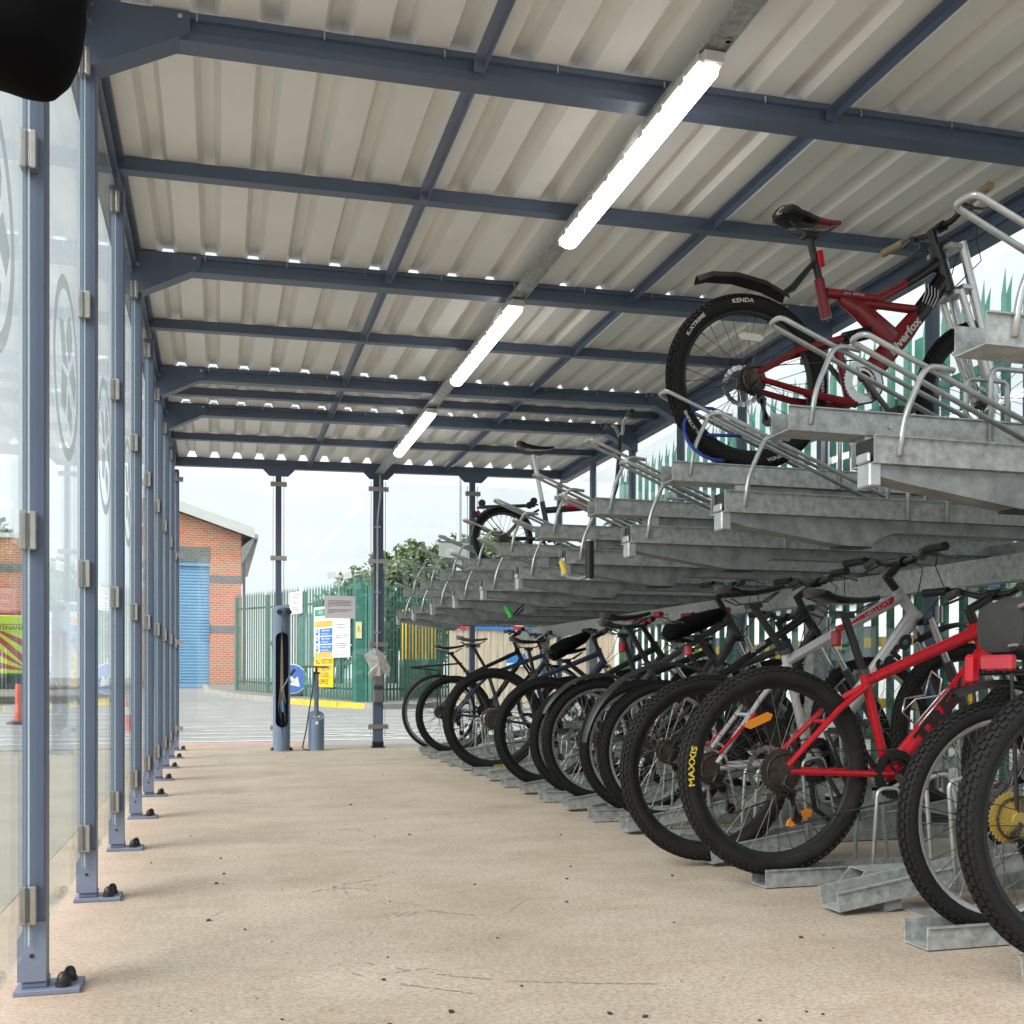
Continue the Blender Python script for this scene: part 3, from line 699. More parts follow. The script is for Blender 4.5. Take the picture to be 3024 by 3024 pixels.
def wheel(root, cx, r, tw, rimm, rear, knob=True, spoke=CHAIN, tyre=RUB, nsp=32, disc=True, cog=RUST, big=.058, rimw=.012, rimd=.016, refl=None, tyretext=None, ang=0, cz=None, rmat=AMBER):
    cz = r if cz is None else cz; c = V((cx, 0, cz))
    g = G(); g.cyl(c+V((0,-.05,0)), c+V((0,.05,0)), .008, 10); g.lathe([(.012,-.036),(.024,-.034),(.024,-.03),(.013,-.026),(.013,.026),(.024,.03),(.024,.034),(.012,.036)], c, 'y', 14)
    w = fin(g, 'rear_wheel' if rear else 'front_wheel', ALUD, root, smooth='auto')     # the hub is the wheel's own mesh
    R0 = r-tw-(.004 if knob else 0); g = G(); prof = []
    for k in range(15):
        a = 2*PI*k/14; prof.append((R0+tw*math.cos(a), tw*.92*math.sin(a)))
    g.lathe(prof, c, 'y', 56)
    if knob:
        nk = int(2*PI*r/.026); rows = [(.0, 1), (.42, 0), (-.42, 0), (.86, 1), (-.86, 1)]
        for k in range(nk):
            for ph, off in rows:
                t = 2*PI*(k+.5*off)/nk; a = ph
                rad = V((math.cos(t), 0, math.sin(t))); tan = V((-math.sin(t), 0, math.cos(t))); yy = V((0,1,0))
                nrm = rad*math.cos(a)+yy*math.sin(a)*.92; sd = rad*-math.sin(a)+yy*math.cos(a)
                p = c+rad*R0+nrm*(tw+.001)
                g.obox(p, tan*(.0072 if off else .0085), sd*tw*(.17 if abs(ph) < .5 else .14), nrm*.0042)
    else:
        g.lathe([(R0+tw*.97, -tw*.3), (R0+tw+.0015, -tw*.12), (R0+tw+.0015, tw*.12), (R0+tw*.97, tw*.3)], c, 'y', 56)
    ty = fin(g, 'tyre', tyre, w, smooth='auto')
    rr = R0-tw*.80; g = G()
    g.lathe([(rr+.006, -rimw), (rr+.006, rimw), (rr-rimd*.5, rimw*.9), (rr-rimd, rimw*.4), (rr-rimd, -rimw*.4), (rr-rimd*.5, -rimw*.9), (rr+.006, -rimw)], c, 'y', 56)
    fin(g, 'rim', rimm, w, smooth='auto')
    g = G(); ri = rr-rimd
    for k in range(nsp):
        t = 2*PI*(k+.3)/nsp+ang; s_ = 1 if k % 2 else -1; off = (.85 if (k//2) % 2 else -.85)
        a = c+V((.022*math.cos(t+off*1.5), s_*.032, .022*math.sin(t+off*1.5))); b = c+V((ri*math.cos(t), s_*.003, ri*math.sin(t)))
        g.tube([a, b], .00125, 4, cap=False); d = (a-b).normalized(); g.tube([b, b+d*.014], .0024, 4)
    fin(g, 'spokes', spoke, w)
    if refl is not None:
        for t in refl:
            g = G(); u = V((math.cos(R(t)), 0, math.sin(R(t)))); tn = V((-u.z, 0, u.x)); p = c+u*ri*.66+V((0,-.016,0))
            pts = [(-.055, 0), (-.04, .014), (.04, .014), (.055, 0), (.04, -.014), (-.04, -.014)]
            fr = [p+tn*a+u*b for a, b in pts]; g.add(fr+[q+V((0,.008,0)) for q in fr], [(0,1,2,3,4,5), (11,10,9,8,7,6)]+[(i, 6+i, 6+(i+1) % 6, (i+1) % 6) for i in range(6)])
            fin(g, 'reflector', rmat, w)
    if disc:
        g = G(); gear(g, .082, .046, .048, 20, .003, .062, c=c); 
        for k in range(6):
            a = 2*PI*k/6; g.beam(c+V((.02*math.cos(a), .047, .02*math.sin(a))), c+V((.066*math.cos(a+.5), .047, .066*math.sin(a+.5))), .0018, .006, (0,1,0))
        fin(g, 'brake_disc', ALU, w)
    if rear:
        g = G()
        for k in range(7): gear(g, big-k*(big-.026)/6.5, -.040-k*.0045, -.0385-k*.0045, int(34-k*3.3), .004, max(.012, big-k*(big-.026)/6.5-.013), c=c)
        for k in range(5):
            a = 2*PI*k/5; g.beam(c+V((.014*math.cos(a), -.046, .014*math.sin(a))), c+V(((big-.012)*math.cos(a+.6), -.042, (big-.012)*math.sin(a+.6))), .003, .009, (0,1,0))
        g.cyl(c+V((0,-.036,0)), c+V((0,-.070,0)), .017, 14)
        fin(g, 'cassette', cog, w)
    if tyretext:
        for s, th, col, size in tyretext:
            g = G(); textg(g, s, size, (0,0,0), (1,0,0), (0,0,1), bend=(c, R0+tw*.10, R(th), -tw*.92-.0015), sx=1.25, bold=.02); fin(g, 'tyre_lettering', col, w)
    return w
def saddle(root, x, z, L=.27, wd=.15, m=BLKG, tilt=0, name='saddle', thick=.035, acc=None):
    g = G(); K = 14; n = 14; rings = []
    for i in range(K+1):
        u = i/K; xx = -L*.5+L*u
        hw = wd/2*(1-u)**.0 if 0 else (wd/2*math.sqrt(max(0, 1-((u-.16)/.34)**2*.55)) if u < .42 else None)
        if hw is None or u >= .42:
            e = min(1, (u-.42)/.58); h42 = wd/2*math.sqrt(max(0, 1-((.42-.16)/.34)**2*.55)); hw = h42*(1-e)**1.5+.021*(1-(1-e)**1.5)
        if u < .06: hw *= .62+.38*u/.06
        if u > .95: hw *= .7
        top = .014*(2*abs(u-.55))**2+ (.008 if u < .2 else 0)
        th = thick*(1-.45*u)
        rings.append([V((x+xx, hw*math.cos(a), z+top+(th*.35*math.sin(a) if math.sin(a) > 0 else th*.95*math.sin(a)*(abs(math.cos(a))**.6*.6+.4)))) for a in [2*PI*j/n for j in range(n)]])
    vs = [v for q in rings for v in q]
    g.add(vs, [(i*n+j, i*n+(j+1) % n, (i+1)*n+(j+1) % n, (i+1)*n+j) for i in range(K) for j in range(n)]+[tuple(range(n))[::-1], tuple(K*n+j for j in range(n))])
    if acc:
        for i in range(len(g.f)):
            if i < K*n and i//n >= 8: g.m[i] = 1
    s = fin(g, name, [m, acc or m], root, smooth='auto')
    g = G()
    for y in (-.022, .022): g.tube([(x-L*.38, y*1.4, z-.02), (x-.06, y, z-.045), (x+.05, y, z-.045), (x+L*.42, y*.5, z-.012)], .0035, 6)
    fin(g, 'saddle_rails', ALUD, s)
    return s
def arcguard(g, c, r, a0, a1, w, n=18, crown=.012):
    c = V(c); vs = []
    for i in range(n+1):
        t = R(a0+(a1-a0)*i/n); u = V((math.cos(t), 0, math.sin(t))); k = min(1, .55+i/n*1.5, .55+(n-i)/n*1.5)
        for y, h in ((-w*k, -crown), (-w*.5*k, 0), (0, .003), (w*.5*k, 0), (w*k, -crown)): vs.append(c+u*(r+h)+V((0, y, 0)))
        for y, h in ((w*k, -crown-.003), (w*.5*k, -.003), (0, 0), (-w*.5*k, -.003), (-w*k, -crown-.003)): vs.append(c+u*(r+h)+V((0, y, 0)))
    m = 10; fs = [(i*m+j, i*m+(j+1) % m, (i+1)*m+(j+1) % m, (i+1)*m+j) for i in range(n) for j in range(m)]+[tuple(range(m)), tuple(n*m+j for j in range(m))[::-1]]
    g.add(vs, fs)
def bike(label, X, Y, Z, tilt=0., r=.345, rf=None, tw=.026, fm=BLKG, fk=None, rim=BLK, wb=1.08, bb=(.43,.31), sc=(.32,.68), sad=(.255,.93), ht=(.79,.86), hb=(.845,.745),
         bar=(.845,.98), hw=.31, rise=.03, gripm=BLK, barm=BLKG, susp=True, dt=.026, tt=.018, saddlem=BLKG, knob=True, tyre=RUB, spoke=CHAIN, disc=True, post=BLK, refl=None, ttext=None, cog=RUST,
         drop=False, frame=True, nsp=32, stay=.011, rimw=.013, group='bikes parked in the lower tier', big=.058, lower=GREYP, steer=0, ang=0, sadw=.15, drive=True, sadacc=None, ringm=BLKG):
    root = thing('bicycle', label, 'bicycle', (0,0,0), group); rf = rf or r; fk = fk or BLKG
    B = lambda p, y=0: V((p[0], y, p[1])); hub = V((0,0,r)); fh = V((wb,0,rf))
    wheel(root, 0, r, tw, rim, True, knob, spoke, tyre, nsp, disc, cog, refl=refl, rmat=AMBER if len(refl or []) > 1 else CLEAR, tyretext=ttext, rimw=rimw, big=big, ang=ang)
    wheel(root, wb, rf, tw, rim, False, knob, spoke, tyre, nsp, disc, rimw=rimw, refl=None, ang=ang+.3)
    if frame:
        g = G()
        g.tube([B(bb), B(bb)*.5+B(sc)*.5, B(sc)], [.0175, .0165, .017], 12)
        g.tube([B(sc)+V((.004,0,-.028)), B(ht)*.5+B(sc)*.5+V((.002,0,-.030)), B(ht)+V((.008,0,-.032))], [tt*.92, tt, tt*1.15], 12)
        g.tube([B(bb), B(bb)*.5+B(hb)*.5, B(hb)+V((-.004,0,.02))], [dt*1.02, dt, dt*.98], 12, flat=.85)
        d = (B(ht)-B(hb)).normalized(); g.tube([B(hb)-d*.005, B(hb)+d*.012, B(hb)+d*.02, B(ht)-d*.02, B(ht)-d*.012, B(ht)+d*.003], [.027, .027, .022, .021, .025, .025], 14)
        for s_ in (-1, 1):
            g.tube([B(bb, s_*.028), B((bb[0]-.10, bb[1]+(r-bb[1])*.2), s_*.045), V((.02, s_*.062, r))], [stay*1.15, stay, stay*.85], 8)
            g.tube([B(sc, s_*.012)+V((0,0,-.045)), V((sc[0]*.62, s_*.047, sc[1]*.62+r*.38-.0)), V((.012, s_*.062, r+.02))], [stay, stay*.95, stay*.8], 8)
            g.prism([(-.014, r-.02), (.03, r-.012), (.028, r+.03), (-.008, r+.022)], s_*.062-.003, s_*.062+.003)
        zbr = r+.02+(sc[1]*.62-r*.62-.02)*(.17-.012)/(sc[0]*.62-.012); g.tube([V((.17, -.047, zbr)), V((.17, .047, zbr))], .007, 8)
        g.cyl(B(bb, -.036), B(bb, .036), .022, 14)
        fr = fin(g, 'frame', fm, root, smooth='auto')
        g = G(); g.cyl(B(sc)+(B(sc)-B(bb)).normalized()*-.0, B(sc)+(B(sc)-B(bb)).normalized()*.018, .0205, 12); g.box((sc[0]-.035, -.012, sc[1]+.004), (sc[0]-.012, .012, sc[1]+.014)); fin(g, 'seat_clamp', ALUD, fr, smooth='auto')
    # seatpost + saddle
    g = G(); g.cyl(B(sc), B(sad)+V((.0,0,-.05)), .0142, 12); g.box((sad[0]-.025, -.02, sad[1]-.065), (sad[0]+.03, .02, sad[1]-.042)); fin(g, 'seatpost', post, root, smooth='auto')
    saddle(root, sad[0], sad[1], wd=sadw, m=saddlem, acc=sadacc)
    # fork
    ax = (B(ht)-B(hb)).normalized(); crown = B(hb)-ax*.02; g = G()
    g.obox(crown, V((.02,0,0)), V((0,.062,0)), V((0,0,.014)))
    off = V((.035,0,0))
    fw = fin(g, 'fork_crown', fk, root, bevel=.006)
    for s_ in (-1, 1):
        top = crown+V((.008, s_*.058, .01)); end = V((wb-.012, s_*.056, rf)); 
        if susp:
            mid = top*.60+end*.40; g = G(); g.tube([top, mid], .0145, 10); fin(g, 'stanchion', ALU, fw, smooth='auto')
            g = G(); g.tube([mid+(top-mid)*.05, end], [.0205, .016], 10); g.cyl(end+V((0,-.01,0)), end+V((0,.01,0)), .017, 10); fin(g, 'fork_leg', lower, fw, smooth='auto')
        else:
            g = G(); mid = top*.45+end*.55+V((-.006,0,0)); g.tube([top, mid, end], [.0125, .0115, .008], 10); fin(g, 'fork_leg', fk, fw, smooth='auto')
    # stem and bar
    bc = B(bar); st0 = B(ht); stt = B(ht)+ax*max(.02, (bc-B(ht)).dot(ax)-.01)
    g = G(); g.cyl(st0, stt+ax*.012, .0165, 12); g.tube([stt, bc], [.017, .0165], 10); g.cyl(bc+V((0,-.024,0)), bc+V((0,.024,0)), .0215, 12)
    stem = fin(g, 'stem', BLKG, root, smooth='auto')
    g = G()
    def bp(y, dx, dz): return bc+V((dx, y, dz))
    if drop:
        for s_ in (-1, 1):
            g.tube([bp(0,0,0), bp(s_*.18,0,0), bp(s_*.2,.05,0), bp(s_*.2,.10,-.03), bp(s_*.2,.09,-.10), bp(s_*.2,.02,-.125)], .012, 10)
    else:
        P = [bp(-hw,-.035,rise), bp(-hw*.55,-.01,rise), bp(-.08,0,.0), bp(0,0,0), bp(.08,0,0), bp(hw*.55,-.01,rise), bp(hw,-.035,rise)]
        g.tube(P, [.0105,.0110,.0125,.015,.0125,.011,.0105], 10)
    hbm = fin(g, 'handlebar', barm, root, smooth='auto')
    for s_ in (-1, 1):
        if drop: continue
        g = G(); a = bp(s_*(hw-.125), -.0235, rise); b = bp(s_*(hw+.003), -.0355, rise); g.tube([a, a*.5+b*.5, b*.98+a*.02, b], [.0165, .0155, .017, .015], 12); fin(g, 'grip', gripm, hbm, smooth='auto')
        g = G(); p0 = bp(s_*(hw-.16), .0, rise-.004); g.tube([bp(s_*(hw-.165), -.02, rise), bp(s_*(hw-.165), .02, rise-.008)], .012, 8)
        g.tube([p0+V((.02,0,-.006)), bp(s_*(hw-.13), .045, rise-.022), bp(s_*(hw-.03), .035, rise-.045)], [.006,.005,.0055], 6)
        g.tube([bp(s_*(hw-.19), -.03, rise-.012), bp(s_*(hw-.14), -.03, rise-.022)], [.013,.018], 8)
        fin(g, 'brake_lever', ALUD, hbm, smooth='auto')
        g = G(); e = B(hb)+V((-.02, s_*.03, -.02)); q = bp(s_*(hw-.18), .03, rise-.01)
        g.tube([q, q+V((.07, -s_*.04, .01)), q+V((.10, -s_*.10, -.05)), (q+e)/2+V((.10,0,-.02)), e], .0025, 5, cap=False)
        fin(g, 'brake_cable', BLK, hbm)
    if drive:
        bbp = B(bb); g = G(); gear(g, .088, -.052, -.049, 36, .004, .058, c=bbp)
        for k in range(4):
            a = 2*PI*k/4+.5; g.beam(bbp+V((.012*math.cos(a), -.051, .012*math.sin(a))), bbp+V((.066*math.cos(a), -.051, .066*math.sin(a))), .004, .014, (0,1,0))
        gear(g, .066, -.044, -.041, 28, .004, .045, c=bbp)
        ck = fin(g, 'crankset', ringm, root)
        aa = 2.45+random.uniform(-.5, .5) ; aa += PI
        for s_, a in ((-1, aa), (1, aa+PI)):
            g = G(); u = V((math.cos(a), 0, math.sin(a))); p0 = bbp+V((0, s_*.06, 0)); p1 = p0+u*.17+V((0, s_*.012, 0)); g.tube([p0, p1], [.013, .009], 8); fin(g, 'crank_arm', ALUD, ck, smooth='auto')
            g = G(); q = p1+V((0, s_*.05, 0)); 
            for dx in (-.036, .036): g.box((q.x+dx-.004, q.y-.042, q.z-.011), (q.x+dx+.004, q.y+.042, q.z+.011))
            for dy in (-.042, .042): g.box((q.x-.036, q.y+dy-.004, q.z-.011), (q.x+.036, q.y+dy+.004, q.z+.011))
            g.cyl(p1, q+V((0, s_*.03, 0)), .009, 8); fin(g, 'pedal', BLK, ck)
        # derailleur + chain
        p1 = V((.025, -.058, r-.075)); p2 = V((.05, -.058, r-.155)); g = G(); gear(g, .021, -.002, .002, 11, .004, 0, c=p1); gear(g, .021, -.002, .002, 11, .004, 0, c=p2)
        for dy in (-.006, .005): g.beam(p1+V((0,dy,0)), p2+V((0,dy,0)), .0015, .018, (0,1,0))
        g.tube([V((.005,-.068,r-.01)), V((-.015,-.07,r-.04)), p1+V((-.005,-.01,.01))], [.009,.012,.010], 8); fin(g, 'derailleur', BLKG, root)
        g = G(); pts = []
        cr = big*.78
        for k in range(7): a = PI/2+PI*k/6*.95; pts.append(V((cr*math.cos(a), -.054, r+cr*math.sin(a))))
        pts += [p1+V((.021,0,.004)), p2+V((-.018,0,-.006)), p2+V((0,0,-.021))]
        for k in range(9): a = -PI/2+PI*k/8; pts.append(bbp+V((.086*math.cos(a), -.0505, .086*math.sin(a))))
        g.tube(pts, .0038, 5, close=True); fin(g, 'chain', CHAIN, root)
    root.location = (X, Y, Z); root.rotation_euler.y = -tilt
    return root
def on_tube(root, s, a, b, rad, col, size, name='frame_lettering', t=.5, sx=1., bold=.02, up=None):
    a = V((a[0], 0, a[1])); b = V((b[0], 0, b[1])); d = (b-a).normalized(); n = V((-d.z, 0, d.x))
    if n.z < 0: n = -n
    fr = [c for c in root.children if c.name.startswith('frame')][0]
    g = G(); p = a*(1-t)+b*t+V((0, -rad-.0015, 0)); textg(g, s, size, p, d, n, sx=sx, bold=bold); return fin(g, name, col, fr)

ZF, TL = .034, TILT
def raised(x): return .016+(x-1.76)*math.tan(TL)
# k : rightmost tyre
b1 = bike('black mountain bike at the right edge, its big rear tyre cropped by the photo', 1.965, 2.0, raised(1.90)+.008, TL, r=.335, tw=.027, rim=BLK, cog=RUST, disc=True)
# j : bag bike
b2 = bike('mountain bike carrying a grey rear bag and red reflector, second from right', 2.01, 2.38, .022, 0, r=.312, tw=.025, rim=ALU, cog=GOLD, big=.07, disc=False, ttext=[('Voyager'[:0] or 'vortex'[:0] or '', 0, YEL, .01)][:0], susp=True, sad=(.25, .92), bar=(.80, 1.0), fm=GREYP)
g = G()
for s_ in (-1, 1): g.tube([(.0, s_*.062, .33), (-.03, s_*.075, .69), (.30, s_*.06, .70)], .006, 6)
for y in (-.06, -.02, .02, .06): g.tube([(-.04, y, .70), (.30, y, .704)], .005, 6)
fin(g, 'rear_rack', BLK, b2)
g = G()
rings = []
for i, (x, w, h) in enumerate([(-.075,.05,.035),(-.065,.088,.066),(-.02,.098,.084),(.12,.098,.09),(.23,.09,.08),(.26,.05,.045)]):
    n = 14; rings.append([V((x+.06, w*math.copysign(abs(math.cos(a))**.6, math.cos(a)), .815+h*math.copysign(abs(math.sin(a))**.6, math.sin(a)))) for a in [2*PI*j/n for j in range(n)]])
n = 14; g.add([v for q in rings for v in q], [(i*n+j, i*n+(j+1) % n, (i+1)*n+(j+1) % n, (i+1)*n+j) for i in range(5) for j in range(n)]+[tuple(range(n))[::-1], tuple(5*n+j for j in range(n))])
bag = fin(g, 'rear_bag', M('grey_bag_fabric', (.032, .032, .034), .85, 0, .3, 10, .3, 40), b2, smooth='auto')
g = G(); g.tube([(-.02, -.085, .865), (.03, -.11, .888), (.16, -.108, .90), (.29, -.092, .878)], .005, 6); g.tube([(-.02, -.05, .765), (.03, -.108, .775), (.16, -.106, .778)], .004, 6); fin(g, 'zip_piping', M('pale_piping', (.16, .155, .14), .7), bag)
g = G(); g.prism([(.0,.80),(.10,.79),(.22,.81),(.24,.86),(.12,.885),(.02,.87)], -.106, -.100); g.tube([(.06,-.108,.905),(.055,-.112,.82),(.06,-.105,.735)], .006, 6); g.tube([(.19,-.106,.90),(.185,-.110,.82),(.19,-.104,.735)], .006, 6)
fins(g, 'bag_flap', M('black_webbing', (.012,.012,.012), .8), bag)
g = G(); g.box((-.04, -.08, .70), (-.015, .035, .742)); fin(g, 'rear_reflector', REDL, b2, bevel=.006)
g = G(); g.box((-.055, .050, .665), (-.02, .080, .745)); fin(g, 'rear_light', RED, b2, bevel=.008)
g = G(); arcguard(g, (0,0,.322), .352, 40, 115, .032); fin(g, 'mudguard', BLK, b2, smooth='auto')
w = [c for c in b2.children if c.name.startswith('rear_wheel')][0]
# i : red hardtail
b3 = bike('bright red hardtail mountain bike with yellow lettered rear tyre and silver bottle cage', 1.81, 3.215, .038, 0, r=.352, tw=.031, fm=RED, rim=BLK, bb=(.436,.332), sc=(.342,.679), sad=(.262,.935), ht=(.791,.861), hb=(.842,.745), bar=(.875,.965), hw=.345, rise=.03,
          dt=.030, tt=.0205, stay=.0115, lower=BLKG, refl=[112, -62], ttext=[('MAXXIS', 176, YEL, .030)], cog=RUST, big=.078, tyre=RUBD, sadw=.145, wb=1.1)
on_tube(b3, 'TREK', (.436,.332), (.842,.765), .030, BPR, .072, t=.50, sx=1.7, bold=.05)
g = G(); d = (V((.842,0,.745))-V((.436,0,.332))).normalized(); nrm = V((-d.z,0,d.x)); p = V((.436,0,.332))+d*.27+nrm*.032
def q(a, b, y=0): return p+d*a+nrm*b+V((0,y,0))
g.tube([q(-.07,.0,-.012), q(.1,.0,-.012), q(.115,0,0), q(.1,.0,.012), q(-.07,.0,.012)], .0035, 6)
g.tube([q(-.07,.0), q(-.075,.075), q(-.02,.085,-.03), q(.05,.03,-.038), q(.1,.06,-.036), q(.11,.09,0), q(.1,.06,.036), q(.05,.03,.038), q(-.02,.085,.03), q(-.075,.075)], .0035, 6)
fin(g, 'bottle_cage', ALU, b3, smooth=True)
g = G(); g.tube([(.243, -.0, .845), (.25, 0, .825)], .016, 10); g.obox((.232,0,.80),(.012,0,0),(0,.018,0),(0,0,.026)); fin(g, 'rear_light', REDD, b3, bevel=.006)
# h : silver and red
b4 = bike('silver and red mountain bike with black lettering on its down tube, behind the red hardtail', 1.80, 3.63, raised(1.80), R(6.5), r=.347, tw=.028, fm=SILV, rim=BLK, bb=(.43,.32), sc=(.37,.733), sad=(.255,.985), ht=(.885,.935), hb=(.965,.815), wb=1.15,
          bar=(.915,1.04), dt=.033, tt=.021, hw=.32, lower=GREYP, cog=RUST, big=.065, tyre=RUBD)
on_tube(b4, 'fero', (.43,.32), (.965,.815), .033, BPR, .098, t=.74, sx=1.2, bold=.045)
g = G(); a = V((.50,0,.79)); b_ = V((.80,0,.92))
fr = [c for c in b4.children if c.name.startswith('frame')][0]
dd = (b_-a).normalized(); nn = V((-dd.z,0,dd.x)); aa_ = V((.37,0,.733)); L_ = (V((.885,0,.935))-aa_).length
u = (V((.885,0,.935))-aa_).normalized(); nn = V((-u.z,0,u.x)); off = V((0,-.0235,-.026))
g.add([aa_+u*L_*.50+nn*.002+off, aa_+u*L_*.93-nn*.012+off, aa_+u*L_*.95+nn*.014+off, aa_+u*L_*.62+nn*.012+off], [(0,1,2,3)]); fin(g, 'red_decal', RED, fr)
g = G(); textg(g, 'HELLCAT', .020, aa_+u*L_*.79+nn*.002+off+V((0,-.001,0)), u, nn, sx=1.5); fin(g, 'frame_lettering', WPR, fr)
g = G(); arcguard(g, (1.15,0,.347), .43, 78, 118, .04); fin(g, 'front_mudguard', BLK, b4, smooth='auto')
g = G()
for s_ in (-1, 1): g.tube([(.02, s_*.070, .40), (.19, s_*.058, .53)], .006, 6)
fin(g, 'red_stay_stripe', RED, b4)
g = G(); g.tube([(.47,-.07,.43),(.5,-.09,.30),(.56,-.08,.14),(.60,-.03,.05),(.55,.0,.03),(.45,.03,.12),(.44,.03,.3)], .011, 8); tag_l = fin(g, 'hanging_lock', BLK, b4, smooth=True)
# g : black with long mudguard
b5 = bike('black mountain bike with padded black saddle cover and long rear mudguard', 1.985, 4.465, raised(1.985), R(6), r=.322, tw=.026, fm=BLKG, rim=ALU, bb=(.42,.30), sc=(.315,.66), sad=(.215,.875), ht=(.775,.90), hb=(.83,.78), bar=(.855,1.02), disc=False, saddlem=BLKG, sadw=.15, refl=None, spoke=SPOKE)
on_tube(b5, 'apollo', (.315,.66), (.775,.875), .018, WPR, .030, t=.42, sx=1.2)
g = G(); n = 12; rings = []
for x, w, h in ((-.145,.05,.025),(-.13,.08,.04),(-.05,.09,.047),(.06,.055,.04),(.13,.035,.032),(.155,.02,.016)): rings.append([V((.21+x, w*math.cos(a), .885+x*.22+h*math.sin(a))) for a in [2*PI*j/n for j in range(n)]])
g.add([v for q_ in rings for v in q_], [(i*n+j, i*n+(j+1) % n, (i+1)*n+(j+1) % n, (i+1)*n+j) for i in range(5) for j in range(n)]+[tuple(range(n))[::-1], tuple(5*n+j for j in range(n))])
fin(g, 'saddle_cover', VOID, b5, smooth=True)
g = G(); arcguard(g, (0.02,0,.30), .42, 62, 165, .034); g.tube([(.23,0,.665),(.29,0,.73)], .012, 8); fin(g, 'mudguard', BLK, b5, smooth='auto')
g = G(); g.obox((.165,0,.765),(.012,0,0),(0,.02,0),(0,0,.022)); fin(g, 'rear_light', REDL, b5, bevel=.005)
# second mudguard bike f
b6 = bike('dark grey mountain bike with chrome rims and a saddle sloping up to the nose', 1.985, 5.3, raised(1.985), R(6), r=.325, tw=.026, fm=GREYP, rim=ALU, sad=(.215,.96), sc=(.315,.69), ht=(.80,.92), hb=(.855,.80), bar=(.855,1.075), disc=False, spoke=SPOKE, saddlem=BLK, wb=1.06)
g = G(); arcguard(g, (0,0,.325), .352, 30, 150, .028); fin(g, 'mudguard', BLK, b6, smooth='auto')
b7 = bike('black bike with red rimmed bar grips and a red rear light', 2.0, 5.72, ZF, 0, r=.318, tw=.025, fm=BLKG, rim=ALU, sad=(.24,.965), ht=(.78,.86), bar=(.79,1.02), gripm=M('red_black_grip', (.22,.02,.02), .6), disc=True, spoke=SPOKE, hw=.3)
g = G(); g.obox((.235,0,.845),(.014,0,0),(0,.02,0),(0,0,.03)); fin(g, 'rear_light', REDL, b7, bevel=.005)
g = G(); g.obox((.61,-.029,.55),(.10,0,.12),(0,.001,0),(-.008,0,.008)); fin(g, 'blue_decal', CYAN, b7)
b8 = bike('dark bike with thick black seat cover and bright red handlebar', 1.95, 6.135, raised(1.95), R(6), r=.332, tw=.027, fm=BLK, rim=BLK, sad=(.16,.80), sc=(.30,.62), ht=(.745,.80), hb=(.80,.70), bar=(.72,.94), barm=RED, gripm=RED, hw=.3)
g = G(); n = 12; rings = []
for x, w, h in ((-.12,.04,.03),(-.105,.075,.05),(-.03,.08,.055),(.05,.05,.042),(.11,.038,.036),(.14,.02,.016)): rings.append([V((.19+x, w*math.cos(a), .84+x*.35+h*math.sin(a))) for a in [2*PI*j/n for j in range(n)]])
g.add([v for q_ in rings for v in q_], [(i*n+j, i*n+(j+1) % n, (i+1)*n+(j+1) % n, (i+1)*n+j) for i in range(5) for j in range(n)]+[tuple(range(n))[::-1], tuple(5*n+j for j in range(n))])
fin(g, 'saddle_cover', VOID, b8, smooth=True)
b9 = bike('black and navy mountain bike with yellow lettering low on its rear tyre', 1.90, 7.39, ZF, 0, r=.368, tw=.030, fm=NAVY, rim=BLK, sad=(.262,.93), sc=(.312,.68), ht=(.80,.88), hb=(.85,.77), bar=(.83,1.0), ttext=[('MAXXIS', -78, YEL, .032)], big=.075, dt=.03)
b10 = bike('blue framed bike with grey saddle, standing beyond the rows of knobbly tyres', 1.98, 9.06, ZF, 0, r=.342, tw=.024, fm=NAVY, rim=BLK, sad=(.16,1.0), sc=(.30,.72), ht=(.80,.90), hb=(.84,.80), bar=(.82,1.03), saddlem=M('grey_saddle', (.12,.12,.12), .5), susp=False, barm=ALU)
b11 = bike('slim tyred black bike with rear luggage rack, farthest in the lower tier', 1.96, 9.475, raised(1.96), R(5), r=.342, tw=.017, fm=BLKG, rim=ALU, knob=False, sad=(.15,.92), sc=(.29,.68), ht=(.78,.86), hb=(.82,.74), bar=(.80,1.0), susp=False, disc=False, drop=False)
g = G()
for s_ in (-1, 1): g.tube([(.0, s_*.065, .36), (.03, s_*.065, .72), (-.22, s_*.06, .765), (.24, s_*.05, .765)], .006, 6); g.tube([(-.08, s_*.07, .76), (-.05, s_*.075, .56), (.02, s_*.075, .56), (.06, s_*.07, .76)], .005, 6)
for y in (-.03, 0, .03): g.tube([(-.22, y, .77), (.24, y, .77)], .005, 6)
fin(g, 'luggage_rack', BLK, b11)
# extra cycles glimpsed between the rear wheels
b12 = bike('grey bike with light blue striped frame between the dark bikes', 2.02, 4.885, ZF, 0, r=.33, tw=.024, fm=GREYP, rim=ALU, sad=(.24,.86), bar=(.79,.98), disc=False, spoke=SPOKE, knob=True, susp=True)
g = G(); g.obox((.62,-.0285,.55),(.11,0,.125),(0,.001,0),(-.01,0,.009)); fin(g, 'light_blue_decal', M('sky_blue_decal', (.12,.42,.75), .4), b12)

